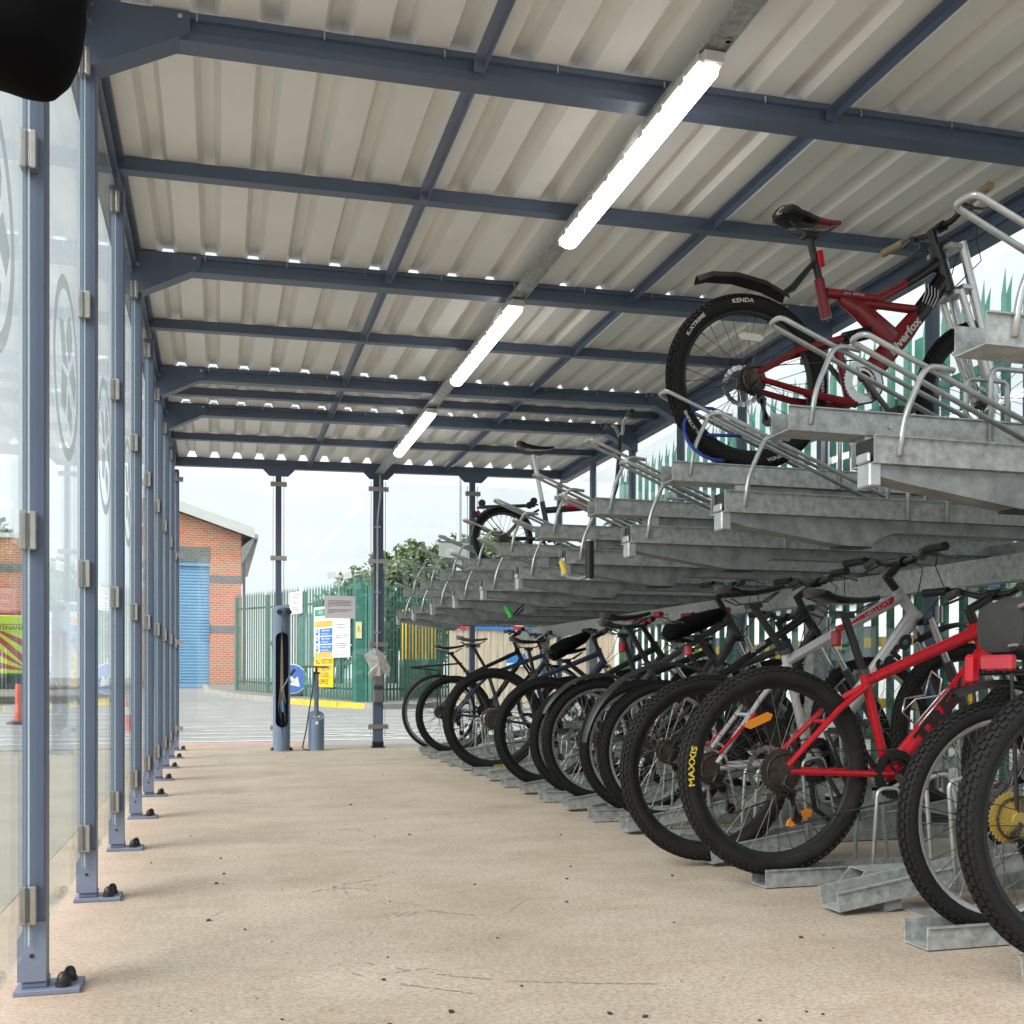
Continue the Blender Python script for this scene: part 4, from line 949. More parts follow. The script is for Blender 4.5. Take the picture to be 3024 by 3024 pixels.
def lock(root, pts, m, name='cable_lock', r=.008):
    g = G(); g.tube(pts, r, 6); fin(g, name, m, root, smooth=True)
lock(b5, [(.30,-.03,.60),(.34,-.06,.48),(.42,-.07,.36),(.50,-.06,.42),(.45,-.03,.56),(.36,-.02,.62)], BLK)
lock(b6, [(.28,-.03,.62),(.22,-.08,.50),(.26,-.09,.36),(.36,-.07,.40),(.36,-.03,.58)], M('grey_cable', (.12,.12,.13), .5))
lock(b7, [(.55,-.04,.50),(.60,-.07,.38),(.70,-.07,.40),(.68,-.03,.58)], REDD)
lock(b9, [(.30,-.03,.60),(.26,-.08,.46),(.34,-.09,.34),(.42,-.06,.44)], BLK)
for b_, m_ in ((b1, RED), (b7, AMBER), (b9, CLEAR)):
    pass
# ---------------- red full suspension bike on the upper tier
FM = REDD
b13 = bike('red and black full suspension bike with raised black mudguard, parked on an upper tray', 1.955, 3.69, 1.497, 0, r=.338, tw=.032, fm=FM, frame=False, rim=BLK, wb=1.09, bb=(.475,.365), sc=(.308,.765), sad=(.262,.985), ht=(.836,.955), hb=(.897,.775), bar=(.86,1.03), hw=.33, rise=.02,
           gripm=TAN, fk=ALU, lower=ALU, ttext=[('KENDA', 97, WPR, .022), ('K-XTRIME', 140, WPR, .020), ('KENDA', 0, WPR, .018), ('K-XTRIME', 215, WPR, .018), ('KENDA', -70, WPR, .018)], refl=[88], big=.060, cog=RUST, group='bikes parked on the upper tier', saddlem=BLKG, sadw=.16, sadacc=REDD, ringm=ALU)
for c in list(b13.children):
    if c.name.startswith('saddle'):
        b13s = c
g = G(); P = lambda x, z, y=0: V((x, y, z))
g.tube([P(.340,.615), P(.306,.765)], [.0215, .020], 12)                       # seat tube stub
g.tube([P(.335,.715), P(.45,.715), P(.575,.715)], [.020,.021,.018], 12)
g.tube([P(.40,.70), P(.48,.67), P(.63,.56), P(.66,.52)], [.022,.040,.050,.036], 12, flat=.6)
g.tube([P(.57,.713), P(.66,.765), P(.70,.79)], [.019,.019,.02], 10)
g.tube([P(.50,.69), P(.60,.690), P(.75,.688)], [.018,.017,.018], 10)
fr = fin(g, 'frame', FM, b13, smooth='auto')
g = G(); g.tube([P(.51,.385), P(.575,.46), P(.70,.60), P(.745,.655)], [.034,.045,.042,.036], 12, flat=.75); fin(g, 'down_tube', FM, fr, smooth='auto')
g = G(); g.tube([P(.742,.65), P(.80,.72), P(.872,.82)], [.0365,.038,.036], 12, flat=.75); d = (P(.836,.955)-P(.897,.775)).normalized()
g.tube([P(.897,.775), P(.836,.955)], [.031,.029], 14); g.tube([P(.695,.787), P(.84,.885)], [.021,.029], 12); fin(g, 'head_section', BLKG, fr, smooth='auto')
g = G()
for s_ in (-1, 1):
    g.tube([P(.012, .36, s_*.062), P(.18,.46,s_*.06), P(.385,.53,s_*.035)], [.010,.012,.014], 8); g.tube([P(.012,.34,s_*.062), P(.22,.30,s_*.06), P(.45,.28,s_*.035)], [.011,.014,.017], 8)
    g.prism([(-.018,.325),(.03,.33),(.03,.375),(-.01,.37)], s_*.062-.003, s_*.062+.003)
g.tube([P(.375,.54), P(.41,.44), P(.45,.30)], [.022,.018,.024], 10)
fin(g, 'swingarm', FM, b13, smooth='auto')
g = G(); g.tube([P(.39,.535), P(.60,.60)], .012, 10)
for k in range(9): c0 = P(.42+.0135*k, .543+.0042*k); g.lathe([(.024,-.003),(.027,0),(.024,.003)], (0,0,0), 'x', 12) if False else g.tube([c0, c0+V((.006,0,.002))], .026, 12)
fin(g, 'shock_absorber', BLK, b13, smooth='auto')
g = G(); d = (P(.68,.53)-P(.50,.34)).normalized(); n_ = V((-d.z,0,d.x)); d2 = (P(.745,.655)-P(.51,.385)).normalized(); n2 = V((-d2.z,0,d2.x))
textg(g, 'silverfox', .047, P(.672,.565,-.036), d2, n2, sx=1.2, bold=.03); fin(g, 'frame_lettering', WPR, fr)
g = G(); textg(g, 'pro series', .016, P(.45,.716,-.023), V((1,0,0)), V((0,0,1)), sx=1.4); fin(g, 'frame_lettering', WPR, fr)
g = G()
for k in range(5):
    pts = [P(.755+.012*k, .71-.004*k, -.031), P(.77+.014*k, .75-.004*k, -.031), P(.765+.016*k, .79-.006*k, -.031)]
    g.tube(pts, .0022, 4)
fin(g, 'feather_decal', WPR, fr)
g = G()                                                   # seatpost mounted mudguard
g.tube([P(.29,.835), P(.25,.79), P(.19,.72), P(.15,.695)], [.010,.012,.015,.010], 8, flat=1.6)
pts = [(-.215,.722),(-.16,.742),(-.05,.748),(.07,.728),(.165,.69)]; vs = []
for i, (x, z) in enumerate(pts):
    w = [.022,.036,.04,.038,.028][i]
    for y, h in ((-w,-.02),(-w*.6,0),(0,.005),(w*.6,0),(w,-.02),(w,-.024),(w*.6,-.004),(0,.001),(-w*.6,-.004),(-w,-.024)): vs.append((x, y, z+h))
m = 10; g.add(vs, [(i*m+j, i*m+(j+1) % m, (i+1)*m+(j+1) % m, (i+1)*m+j) for i in range(4) for j in range(m)]+[tuple(range(m)), tuple(4*m+j for j in range(m))[::-1]])
fin(g, 'mudguard', BLK, b13, smooth='auto')
g = G(); g.obox((.305,0,.84),(.012,0,.004),(0,.022,0),(-.006,0,.032)); fin(g, 'rear_reflector', RED, b13, bevel=.003)
g = G()
for s_ in (-1, 1): g.tube([P(.915,.955,s_*.062), P(1.0,.66,s_*.06), P(1.08,.36,s_*.058)], [.017,.018,.019], 10)
fk_ = fin(g, 'fork_tubes', ALU, b13, smooth='auto')
g = G()
for z_, x_ in ((.935,.905),(.775,.965)): g.obox((x_-.02,0,z_), (.035,0,0), (0,.075,0), (0,0,.011))
fins(g, 'fork_brace', ALU, fk_, bevel=.004)
g = G(); g.tube([(-.215-.0+.03,-.03,.12)]+[( -.17+.13*math.cos(a)*.9, -.05+.05*math.sin(a), .12+.11*math.sin(a)) for a in [R(x) for x in range(0, 300, 20)]], .0065, 8); fin(g, 'blue_cable_lock', M('blue_cable', (.02,.04,.30), .35), b13, smooth=True)
# ---------------- folding bike on the upper tier
root = thing('folding_bicycle', 'small wheeled folding bike with tall silver seatpost on the upper tier', 'bicycle', (0,0,0), 'bikes parked on the upper tier')
r = .213
wheel(root, 0, r, .018, ALUD, True, False, CHAIN, RUB, 28, False, RUST, refl=None, big=.03, rimw=.010)
wheel(root, .95, r, .018, ALUD, False, False, CHAIN, RUB, 28, False, rimw=.010)
g = G(); g.tube([P(.30,.42), P(.55,.45), P(.80,.50)], [.022,.024,.022], 12); g.tube([P(.28,.48), P(.34,.20)], .019, 10); g.tube([P(.80,.53), P(.855,.36)], .022, 12)
for s_ in (-1, 1): g.tube([P(.0,r,s_*.05), P(.16,.22,s_*.04), P(.335,.22,s_*.03)], .009, 8); g.tube([P(.0,r,s_*.05), P(.12,.34,s_*.045), P(.25,.42,s_*.02)], .008, 8); g.tube([P(.85,.38,s_*.045), P(.95,r,s_*.05)], [.011,.008], 8)
fin(g, 'frame', GREYP, root, smooth='auto')
g = G(); g.cyl(P(.29,.44), P(.215,.80), .0155, 12); fin(g, 'seatpost', ALU, root, smooth='auto')
saddle(root, .225, .85)
g = G(); g.tube([P(.80,.53), P(.83,.62), P(.86,.98)], [.017,.016,.015], 10); fin(g, 'stem', BLKG, root, smooth='auto')
g = G()
for s_ in (-1, 1): g.tube([P(.86,.98), P(.86,.98,s_*.03), P(.85,1.05,s_*.08), P(.85,1.08,s_*.15), P(.84,1.08,s_*.26)], .0115, 8)
hb_ = fin(g, 'handlebar', ALU, root, smooth='auto')
for s_ in (-1, 1): g = G(); g.cyl(P(.843,1.08,s_*.16), P(.838,1.08,s_*.27), .016, 10); fin(g, 'grip', BLK, hb_, smooth='auto')
g = G(); arcguard(g, (0,0,r), r+.016, 20, 178, .024); fin(g, 'mudguard', GREYP, root, smooth='auto')
g = G()
for s_ in (-1, 1): g.tube([P(.02,r,s_*.055), P(-.17,.42,s_*.05), P(.24,.45,s_*.04)], .005, 6)
for y in (-.03, .03): g.tube([P(-.17,.425,y), P(.24,.455,y)], .005, 6)
g.tube([P(-.17,.425,-.05), P(-.17,.425,.05)], .006, 6); fin(g, 'rear_rack', ALUD, root)
for (x, z) in ((-.165,.44),(-.215,.36),(.17,.44),(.20,.47)):
    g = G(); g.cyl(P(x,z,-.075), P(x,z,-.055), .024, 14); g.cyl(P(x,z,-.077), P(x,z,-.0755), .006, 8); fin(g, 'roller', BLK, root, smooth='auto')
g = G(); g.obox((-.185,-.0,.375),(.015,0,.01),(0,.03,0),(-.008,0,.014)); fin(g, 'rear_reflector', REDL, root)
g = G(); g.obox((.52,0,.47),(.07,0,.0),(0,.05,0),(0,0,.035)); fin(g, 'red_frame_pad', RED, root, bevel=.01)
g = G(); gear(g, .075, -.045, -.042, 32, .004, .05, c=P(.335,.22)); g.beam(P(.335,.22,-.05), P(.42,.10,-.055), .008, .016, (0,1,0)); fin(g, 'crankset', BLKG, root)
root.location = (1.875, highY[6]-.0, 1.44)

# lock bar with foam grip hanging from a tray, and green gripped strap
t = thing('tray_handle', 'black foam grip on a bent bar with yellow sleeve, below an upper tray', 'handle', (1.66, 4.935, 1.2))
def at(px, X=0): return px
hx, hy = 1.61, 4.80
g = G(); g.cyl((hx+.10, hy, 1.175), (hx+.10, hy, 1.355), .0215, 16); fin(g, 'foam_grip', BLK, t, smooth='auto')
g = G(); g.cyl((hx+.10, hy, 1.17), (hx+.10, hy, 1.175), .02, 12); g.cyl((hx+.10, hy, 1.355), (hx+.10, hy, 1.361), .02, 12); g.tube([(hx+.10, hy, 1.19), (hx+.05, hy+.02, 1.175), (hx+.0, hy+.03, 1.185), (hx-.015, hy+.03, 1.21)], .008, 8); fin(g, 'bent_bar', GALV_B, t, smooth='auto')
g = G(); g.cyl((hx-.013, hy+.03, 1.20), (hx-.03, hy+.04, 1.26), .013, 10); fin(g, 'yellow_sleeve', YEL, t)
t = thing('green_grip_lock', 'small bright green grip with black strap hanging below the far upper trays', 'lock', (1.95, 6.6, 1.14))
g = G(); g.cyl((1.785, 6.62, 1.16), (1.818, 6.60, 1.09), .017, 10); fin(g, 'green_grip', LIME, t, smooth='auto')
g = G(); g.tube([(1.825, 6.6, 1.10), (1.86, 6.6, 1.14), (1.90, 6.6, 1.175), (1.895, 6.6, 1.14), (1.85, 6.6, 1.105)], .006, 6); fin(g, 'black_strap', BLK, t)

# unidentified black shape close to the camera, built as an invented hanging bag
t = thing('black_shape', 'unidentified plain black shape with rounded bottom at the top left corner', 'unidentified object', (-.27, 1.2, 1.32))
g = G(); bx, by = -.25, 1.2; n = 28; rings = []
PR = [(1.2915,-.186,-.176),(1.2935,-.197,-.168),(1.298,-.212,-.163),(1.306,-.232,-.1575),(1.317,-.262,-.150),(1.332,-.292,-.1435),(1.35,-.315,-.139),(1.375,-.335,-.1355),(1.41,-.345,-.134),(1.5,-.35,-.134),(1.6,-.345,-.137),(1.68,-.33,-.15),(1.72,-.30,-.18)]
PR = [(z+.013, a, b) for z, a, b in PR]
for z, xl, xr in PR:
    c_, h_ = (xl+xr)/2, (xr-xl)/2; dp_ = min(.06, h_*.9)
    rings.append([V((c_+h_*math.copysign(abs(math.cos(a))**.8, math.cos(a)), by+dp_*math.sin(a), z)) for a in [2*PI*j/n for j in range(n)]])
K = len(PR)-1
g.add([v for q_ in rings for v in q_], [(i*n+j, i*n+(j+1) % n, (i+1)*n+(j+1) % n, (i+1)*n+j) for i in range(K) for j in range(n)]+[tuple(range(n))[::-1], tuple(K*n+j for j in range(n))])
fin(g, 'shape_body', VOID, t, smooth=True)
g = G(); g.tube([(bx, by, 1.71), (bx-.06, by+.1, 2.3), (XL+.05, 1.45, 2.72)], .012, 8); fin(g, 'strap', VOID, t)  # invented strap that holds up the unidentified shape

# ================================================================== FENCES
def pale(g, p, d, h, z0, w=.066):
    """W section palisade pale with three pointed tips"""
    n = V((-d.y, d.x, 0)); prof = [(-.5, 0), (-.30, .022), (0, .004), (.30, .022), (.5, 0)]; P = V(p); vs = []
    tops = [h-.10, h-.02, h+.03, h-.02, h-.10]
    for (a, b), tz in zip(prof, tops): vs += [P+d*a*w+n*b+V((0,0,z0)), P+d*a*w+n*b+V((0,0,h-.13 if tz > h else h-.13)), ]
    k = len(prof); fs = [(2*i, 2*i+2, 2*i+3, 2*i+1) for i in range(k-1)]
    m = len(vs)
    tipc = P+V((0,0,h+.03))+n*.01; tipl = P-d*w*.42+V((0,0,h-.02))+n*-.012; tipr = P+d*w*.42+V((0,0,h-.02))+n*-.012
    vs += [tipc, tipl, tipr]; fs += [(3, 5, m), (5, 7, m), (1, 3, m+1), (7, 9, m+2)]
    g.add(vs, fs)
def fence(name, a, b, h, label, pitch=.15, postd=2.75, mat=GREEN, pmat=GREEN, side=1, zf=terrain):
    a = V(a); b = V(b); d = (b-a); L = d.length; d.normalize(); n = V((-d.y, d.x, 0))*side
    root = thing(name, label, 'fence', (a.x, a.y, zf(a.y)))
    k = max(1, round(L/postd)); sp = L/k
    for i in range(k+1):
        p = a+d*sp*i; z = zf(p.y); g = G(); g.obox((p.x+n.x*.06, p.y+n.y*.06, z+h*.48), d*.05, n*.05, (0,0,h*.48)); fin(g, 'post', pmat, root)
        if i == k: break
        g = G(); m = int(sp/pitch)
        for j in range(m):
            q_ = p+d*(pitch*(j+.5)); pale(g, (q_.x-n.x*.01, q_.y-n.y*.01, 0), d, zf(q_.y)+h+random.uniform(-.015,.015), zf(q_.y)+.06)
        fin(g, 'pale_panel', mat, root)
        for zz in (.35, h-.45):
            g = G(); q0 = p+d*.05; q1 = p+d*(sp-.05); g.beam((q0.x+n.x*.035, q0.y+n.y*.035, zf(q0.y)+zz), (q1.x+n.x*.035, q1.y+n.y*.035, zf(q1.y)+zz), .04, .05); fin(g, 'rail', pmat, root)
    return root
fence('palisade_fence', (4.12, .6, 0), (4.12, 10.6, 0), 2.9, 'tall green palisade fence running close behind the bike rack', .165, side=-1)
fence('palisade_fence', (3.28, 24.15, 0), (2.02, 27.4, 0), 2.86, 'green palisade fence section carrying the safety signs', .16, postd=3.5, side=-1)
fence('palisade_fence', (1.98, 27.5, 0), (.44, 31.6, 0), 2.86, 'weathered green palisade fence between the grey panel and the brick building', .16, postd=2.2, mat=GREEN_D, side=-1)
fence('palisade_fence', (3.35, 24.35, 0), (6.2, 27.2, 0), 2.86, 'green palisade fence right of the big corner gate post', .14, side=1)
g = G(); g.box((2.99, 24.28, -.1), (3.24, 24.52, 2.95)); g.box((2.98, 24.27, 2.9), (3.25, 24.53, 2.96)); tag(fin(g, 'gate_post', GREEN, loc=(3.1, 24.4, 0), bevel=.01), 'thick square green steel gate post at the compound corner', 'gate post')
# signs on the fence: local frame along the fence
d = (FB-FA).normalized()*-1           # reading direction left to right (towards the camera side)
nf = V((-d.y, d.x, 0)); nf = nf if nf.y < 0 else -nf
def fpt(s, z, o=.06): p = FA+(FB-FA).normalized()*s; return V((p.x, p.y, 0))+nf*o+V((0,0,z))
def plate(root, name, s0, s1, z0, z1, mat, o=.06, th=.012):
    g = G(); c = (fpt(s0, z0, o)+fpt(s1, z1, o))/2; g.obox(c, d*abs(s1-s0)/2, V((0,0,(z1-z0)/2)), nf*th/2); return fin(g, name, mat, root)
def ftext(root, s, sm, z, size, mat, o, sx=1., name='lettering', bold=0.):
    g = G(); textg(g, s, size, fpt(sm, z, o), d, (0,0,1), sx=sx, bold=bold); return fin(g, name, mat, root)
t = thing('safety_board', 'tall white site safety board with blue mandatory panels on the green fence', 'sign', tuple(fpt(2.03, 1.2)))
plate(t, 'board', 2.56, 1.51, 1.2, 2.42, PAPERW)
plate(t, 'green_header', 2.5, 1.95, 2.2, 2.36, GSIGN, .070)
ftext(t, 'SITE', 2.15, 2.28, .11, WHITE, .079, 1.1)
ol = plate(t, 'orange_band', 2.5, 1.56, 1.93, 2.07, OSIGN, .070); plate(t, 'orange_band', 2.5, 1.56, 1.215, 1.31, OSIGN, .070)
for zc, s1_, s2_ in ((1.80, 'Safety Helmets', 'must be worn'), (1.60, 'Safety Footwear', 'must be worn'), (1.40, 'Hi Visibility jackets', 'must be worn')):
    plate(t, 'blue_panel', 2.22, 1.55, zc-.085, zc+.085, BSIGN, .070)
    ftext(t, s1_, 1.885, zc+.035, .075, WHITE, .079, .95, bold=.01); ftext(t, s2_, 1.93, zc-.04, .075, WHITE, .079, .95, bold=.01)
    g = G(); c = fpt(2.38, zc, .070); vs = [c+d*.085*math.cos(2*PI*k/20)+V((0,0,.08*math.sin(2*PI*k/20))) for k in range(20)]; g.add(vs+[v-nf*.006 for v in vs], [tuple(range(20)), tuple(range(39,19,-1))]+[(k, 20+k, 20+(k+1) % 20, (k+1) % 20) for k in range(20)])
    dsk = fin(g, 'blue_disc', BSIGN, t)
    g = G(); c = fpt(2.38, zc+.0, .0745); g.add([c+d*a+V((0,0,b)) for a, b in ((-.045,-.005),(.045,-.005),(.035,.035),(0,.05),(-.035,.035))], [(0,1,2,3,4)]); fin(g, 'pictogram', WHITE, dsk)
t = thing('visitor_sign', 'yellow sign in black capitals telling all visitors to report to the site office', 'sign', tuple(fpt(2.03, .5)))
plate(t, 'board', 2.54, 1.50, .46, 1.19, YSIGN)
for k, s in enumerate(['ALL VISITORS', 'TO REPORT', 'TO SITE', 'OFFICE']): ftext(t, s, 2.0, 1.08-.165*k, .165, BPR, .068, .92, bold=.01)
t = thing('notice_board', 'large white printed notice board right of the blue and white safety board', 'sign', tuple(fpt(1.07, 1.2)))
plate(t, 'board', 1.49, .64, 1.17, 2.13, PAPERW)
for zc in (1.95, 1.88, 1.70, 1.65, 1.50, 1.45, 1.40, 1.30, 1.25):
    w = random.uniform(.18, .33); plate(t, 'printed_line', 1.07+w, 1.07-w, zc-.011, zc+.011, GREYT, .068, .002)
t = thing('warning_sign', 'small pale yellow warning sign with a triangle fixed to the gate post', 'sign', (3.12, 24.27, 1.59))
g = G(); g.box((3.0, 24.255, 1.59), (3.14, 24.269, 1.97)); fin(g, 'board', M('pale_yellow', (.72,.70,.42), .6), t)
g = G(); g.add([(3.02, 24.2535, 1.74), (3.12, 24.2535, 1.74), (3.07, 24.2535, 1.90)], [(0,1,2)]); fin(g, 'triangle', YSIGN, t)
g = G(); g.add([(3.067, 24.252, 1.79), (3.073, 24.252, 1.79), (3.075, 24.252, 1.86), (3.065, 24.252, 1.86)], [(0,1,2,3)]); fin(g, 'exclamation_mark', BPR, t)
t = thing('fence_notice', 'white notice on the fence above the grey panel', 'sign', tuple(fpt(3.62, 2.3)))
plate(t, 'board', 4.0, 3.24, 2.32, 2.88, PAPERW)
for k, w in enumerate([.22, .15, None, .2, None, .12, .2, .17]):
    if w: plate(t, 'printed_line', 3.78, 3.78-w*2, 2.80-k*.062-.012, 2.80-k*.062+.012, GREYT, .068, .002)
g = G(); c = (fpt(3.9, .95, -.12)+fpt(3.1, 2.32, -.12))/2; g.obox(c, d*.42, V((0,0,.68)), nf*.03); tag(fin(g, 'grey_panel', M('pale_grey_sheet', (.50,.53,.55), .5), loc=tuple(c-V((0,0,.68)))), 'plain pale grey sheet panel behind the fence left of the signs', 'panel')
t = thing('arrow_sign', 'round blue keep right sign with white diagonal arrow standing at the kerb', 'road sign', tuple(fpt(3.45, .15, .25)))
c = fpt(3.45, .66, .25); dd = V((1,-.15,0)).normalized(); nd = V((-.15,-1,0)).normalized()
def disc(rad, o, mat, nm, par):
    g = G(); vs = [c+nd*o+dd*rad*math.cos(2*PI*k/32)+V((0,0,rad*math.sin(2*PI*k/32))) for k in range(32)]; g.add(vs+[v-nd*.006 for v in vs], [tuple(range(32)), tuple(range(63,31,-1))]+[(k, 32+k, 32+(k+1) % 32, (k+1) % 32) for k in range(32)]); return fin(g, nm, mat, par)
f0 = disc(.38, .0, WHITE, 'rim', t); disc(.355, .008, BARR, 'face', t)
g = G(); e = (dd*.72-V((0,0,.70))).normalized(); pz = V((e.z*dd.x, e.z*dd.y, 0)); pr2 = nd.cross(e)
for poly in ([(-.26,-.045),(.08,-.045),(.08,.045),(-.26,.045)], [(.06,-.15),(.29,0),(.06,.15)]):
    g.add([c+nd*.012+e*a+pr2*b for a, b in poly], [tuple(range(len(poly)))])
fin(g, 'arrow', WHITE, t)
g = G(); g.obox(c-V((0,0,.43))-nd*.02, dd*.25, nd*.12, V((0,0,.05))); fin(g, 'ballast_base', BLK, t)
# hoarding, poster and items beyond the end wall
root = thing('timber_hoarding', 'weathered vertical timber board hoarding with blue and red top strip behind the rack', 'hoarding', (6, 22.2, 0))
g = G(); x = 4.75
while x < 8.4: w = random.uniform(.14, .16); g.box((x, 22.2+random.uniform(0,.015), .12), (x+w-.006, 22.23, 1.72+random.uniform(-.01,.01))); x += w
fin(g, 'boards', WOOD, root)
g = G(); g.box((5.25, 22.17, 1.73), (8.4, 22.25, 1.80)); fin(g, 'blue_strip', BSIGN, root)
g = G(); g.box((4.75, 22.17, 1.73), (5.24, 22.25, 1.80)); fin(g, 'red_strip', REDL, root)
for xx in (4.8, 6.6, 8.3): g = G(); g.box((xx, 22.24, 0), (xx+.1, 22.34, 1.72)); fin(g, 'post', WOOD, root)
t = thing('red_poster', 'small red poster with white lines on the timber hoarding', 'poster', (6.35, 22.1, 1.4))
g = G(); g.box((6.16, 22.15, 1.45), (6.40, 22.165, 1.98)); fin(g, 'sheet', RED, t)
g = G()
for z in (1.9, 1.82, 1.7, 1.62, 1.55): g.box((6.19, 22.145, z), (6.37, 22.149, z+.03))
fin(g, 'printed_lines', WHITE, t)
t = thing('blue_poster', 'small white and blue poster low on the timber hoarding', 'poster', (6.1, 22.1, .9))
g = G(); g.box((6.0, 22.15, 1.02), (6.42, 22.165, 1.22)); fin(g, 'sheet', BSIGN, t)
g = G(); g.box((6.0, 22.15, .95), (6.42, 22.166, 1.017)); fin(g, 'white_band', WHITE, t)
t = thing('yellow_grit_bin', 'yellow ribbed crate standing behind the green corner fence', 'crate', (4.7, 25.9, .1))
g = G(); g.box((4.55, 26.6, 1.15), (5.35, 27.2, 1.95+.5)); fin(g, 'crate', YSIGN, t, bevel=.02)
g = G()
for k in range(6): g.box((4.58+k*.13, 26.58, 1.2), (4.62+k*.13, 26.6, 2.4))
fin(g, 'ribs', OSIGN, t)
g = G(); g.box((4.5, 26.5, .07), (5.4, 27.3, 1.149)); fin(g, 'plinth', GREEN_D, t)
# lamp column with sign board seen from behind
t = thing('lamp_column', 'tall pale galvanised lighting column beyond the end wall', 'lamp post', (5.35, 24, 0))
g = G(); g.cyl((5.35, 24, -.05), (5.35, 24, 8), .075, 14, .05); fin(g, 'column', M('pale_galvanised', (.50,.55,.56), .5, .3), t, smooth='auto')
g = G(); g.cyl((5.35, 24, 7.9), (4.6, 24, 8.1), .03, 8); g.box((4.2, 23.9, 8.05), (4.7, 24.1, 8.15)); fin(g, 'lantern', FASC, t)
t = thing('roadside_board', 'grey backed rectangular board mounted on the lamp column', 'sign', (5.2, 23.8, 3.4))
g = G(); g.box((4.85, 23.85, 3.45), (5.7, 23.88, 3.80)); fin(g, 'panel', M('grey_board_back', (.33,.36,.34), .6, 0, .15, 3), t)
g = G(); g.box((4.85, 23.84, 3.801), (5.7, 23.89, 3.83)); g.box((4.85, 23.84, 3.42), (5.7, 23.89, 3.449)); fin(g, 'edge_rails', ALUD, t)
# floodlights
t = thing('floodlight_mast', 'slim mast with two small floodlights showing above the green fence', 'floodlight', (4.87, 45, .4))
g = G(); g.cyl((4.87, 45, .3), (4.87, 45, 4.95), .06, 8, .04); g.cyl((4.6, 45, 4.9), (5.15, 45, 4.9), .03, 6); fin(g, 'mast', GALV_B, t)
for x in (4.55, 5.2): g = G(); g.obox((x, 44.95, 5.05), (.18,0,.05), (0,.08,.05), (-.03,0,.14)); fin(g, 'lamp_head', FASC, t)

# ================================================================== BRICK BUILDING
YB = 37; zg = terrain(YB)
bl = thing('brick_building', 'red brick industrial unit with grey brick bands and blue roller shutter', 'building', (-4, YB, zg))
def roofz(x): return 5.50+(.72-min(.72, x))*.335
def wallpiece(g, x0, x1, z0, z1, y): g.add([(x0,y,z0),(x1,y,z0),(x1,y,z1(x1)),(x0,y,z1(x0))], [(0,1,2,3)])
bands = [(2.18, 2.42), (3.86, 4.12)]
def fill(g, x0, x1, top, y):
    z = zg-.3
    for b0, b1 in bands: wallpiece(g, x0, x1, z, lambda x, b0=b0: b0, y); z = b1
    wallpiece(g, x0, x1, z, top, y)
g = G(); dx0, dx1, ed = -2.25, -.31, -2.75
fill(g, dx1, .72, roofz, YB); wallpiece(g, dx0, dx1, 5.05, roofz, YB); fill(g, ed, dx0, roofz, YB)
g.add([(.72,YB,zg-.3),(.72,YB+14,zg-.3),(.72,YB+14,5.5),(.72,YB,5.5)], [(0,1,2,3)]); g.add([(ed,YB,zg-.3),(ed,YB,roofz(ed)),(ed,YB+14,roofz(ed)),(ed,YB+14,zg-.3)], [(0,1,2,3)])
fin(g, 'brick_wall', BRICK, bl)
g = G()
for b0, b1 in bands:
    for x0, x1 in ((dx1, .72), (ed, dx0)): g.box((x0, YB-.012, b0), (x1, YB+.05, b1))
fins(g, 'grey_band', BRICKG, bl)
g = G(); g.box((dx0, YB-.02, 4.56), (dx1, YB+.1, 5.05)); fin(g, 'lintel', BRICKG, bl)
g = G(); z = zg+.12
while z < 4.5: g.prism([(YB+.16, z), (YB+.12, z+.03), (YB+.12, z+.075), (YB+.16, z+.10)], dx0, dx1, 'yz'); z += .10
g.box((dx0, YB+.161, zg), (dx1, YB+.2, 4.56)); g.box((dx0, YB+.08, zg-.02), (dx1, YB+.15, zg+.11))
sh = fin(g, 'roller_shutter', SHUT, bl)
g = G(); g.box((dx0, YB+.03, 4.42), (dx1, YB+.11, 4.559)); fin(g, 'shutter_box', SHUT, sh)
za, zb_ = roofz(-2.9), 5.50-.43*.335
g = G(); g.prism([(-2.9, za), (1.15, zb_), (1.15, zb_+.34), (-2.9, za+.34)], YB-.45, YB-.38); fin(g, 'bargeboard', FASC, bl)
g = G(); g.prism([(-2.9, za+.20), (1.15, zb_+.20), (1.15, zb_+.30), (-2.9, za+.30)], YB-.379, YB+14); fin(g, 'roof', M('grey_roof_sheet', (.38,.39,.40), .6), bl)
g = G(); g.prism([(.72, 5.05), (1.15, 5.42), (1.15, 5.30), (1.02, 5.0), (.74, 4.5)], YB-.36, YB+13.9); fin(g, 'eaves_soffit', M('soffit_grey', (.24,.25,.24), .7), bl)
g = G(); g.box((1.152, YB-.35, 5.36), (1.27, YB+13.9, 5.50)); fin(g, 'gutter', FASC, bl)
g = G(); g.tube([(1.2, YB+.1, 5.36), (.82, YB+.1, 4.75), (.80, YB+.1, zg)], .045, 8); fin(g, 'downpipe', ALUD, bl)
b2_ = thing('brick_building', 'lower flat topped brick building behind the striped van on the left', 'building', (-8.6, YB-2, zg))
g = G(); fill(g, -13, -5.45, lambda x: 4.9, YB-2); g.add([(-5.45,YB-2,zg-.3),(-5.45,YB-.5,zg-.3),(-5.45,YB-.5,4.9),(-5.45,YB-2,4.9)], [(0,1,2,3)]); fin(g, 'brick_wall', BRICK, b2_)
g = G()
for b0, b1 in bands: g.box((-13, YB-2.012, b0), (-5.44, YB-1.95, b1))
fins(g, 'grey_band', BRICKG, b2_)
g = G(); g.box((-13.1, YB-2.06, 4.901), (-5.4, YB-.45, 5.05)); g.box((-13, YB-.52, zg-.3), (-5.46, YB-.5, 4.9)); fin(g, 'roof_edging', FASC, b2_)

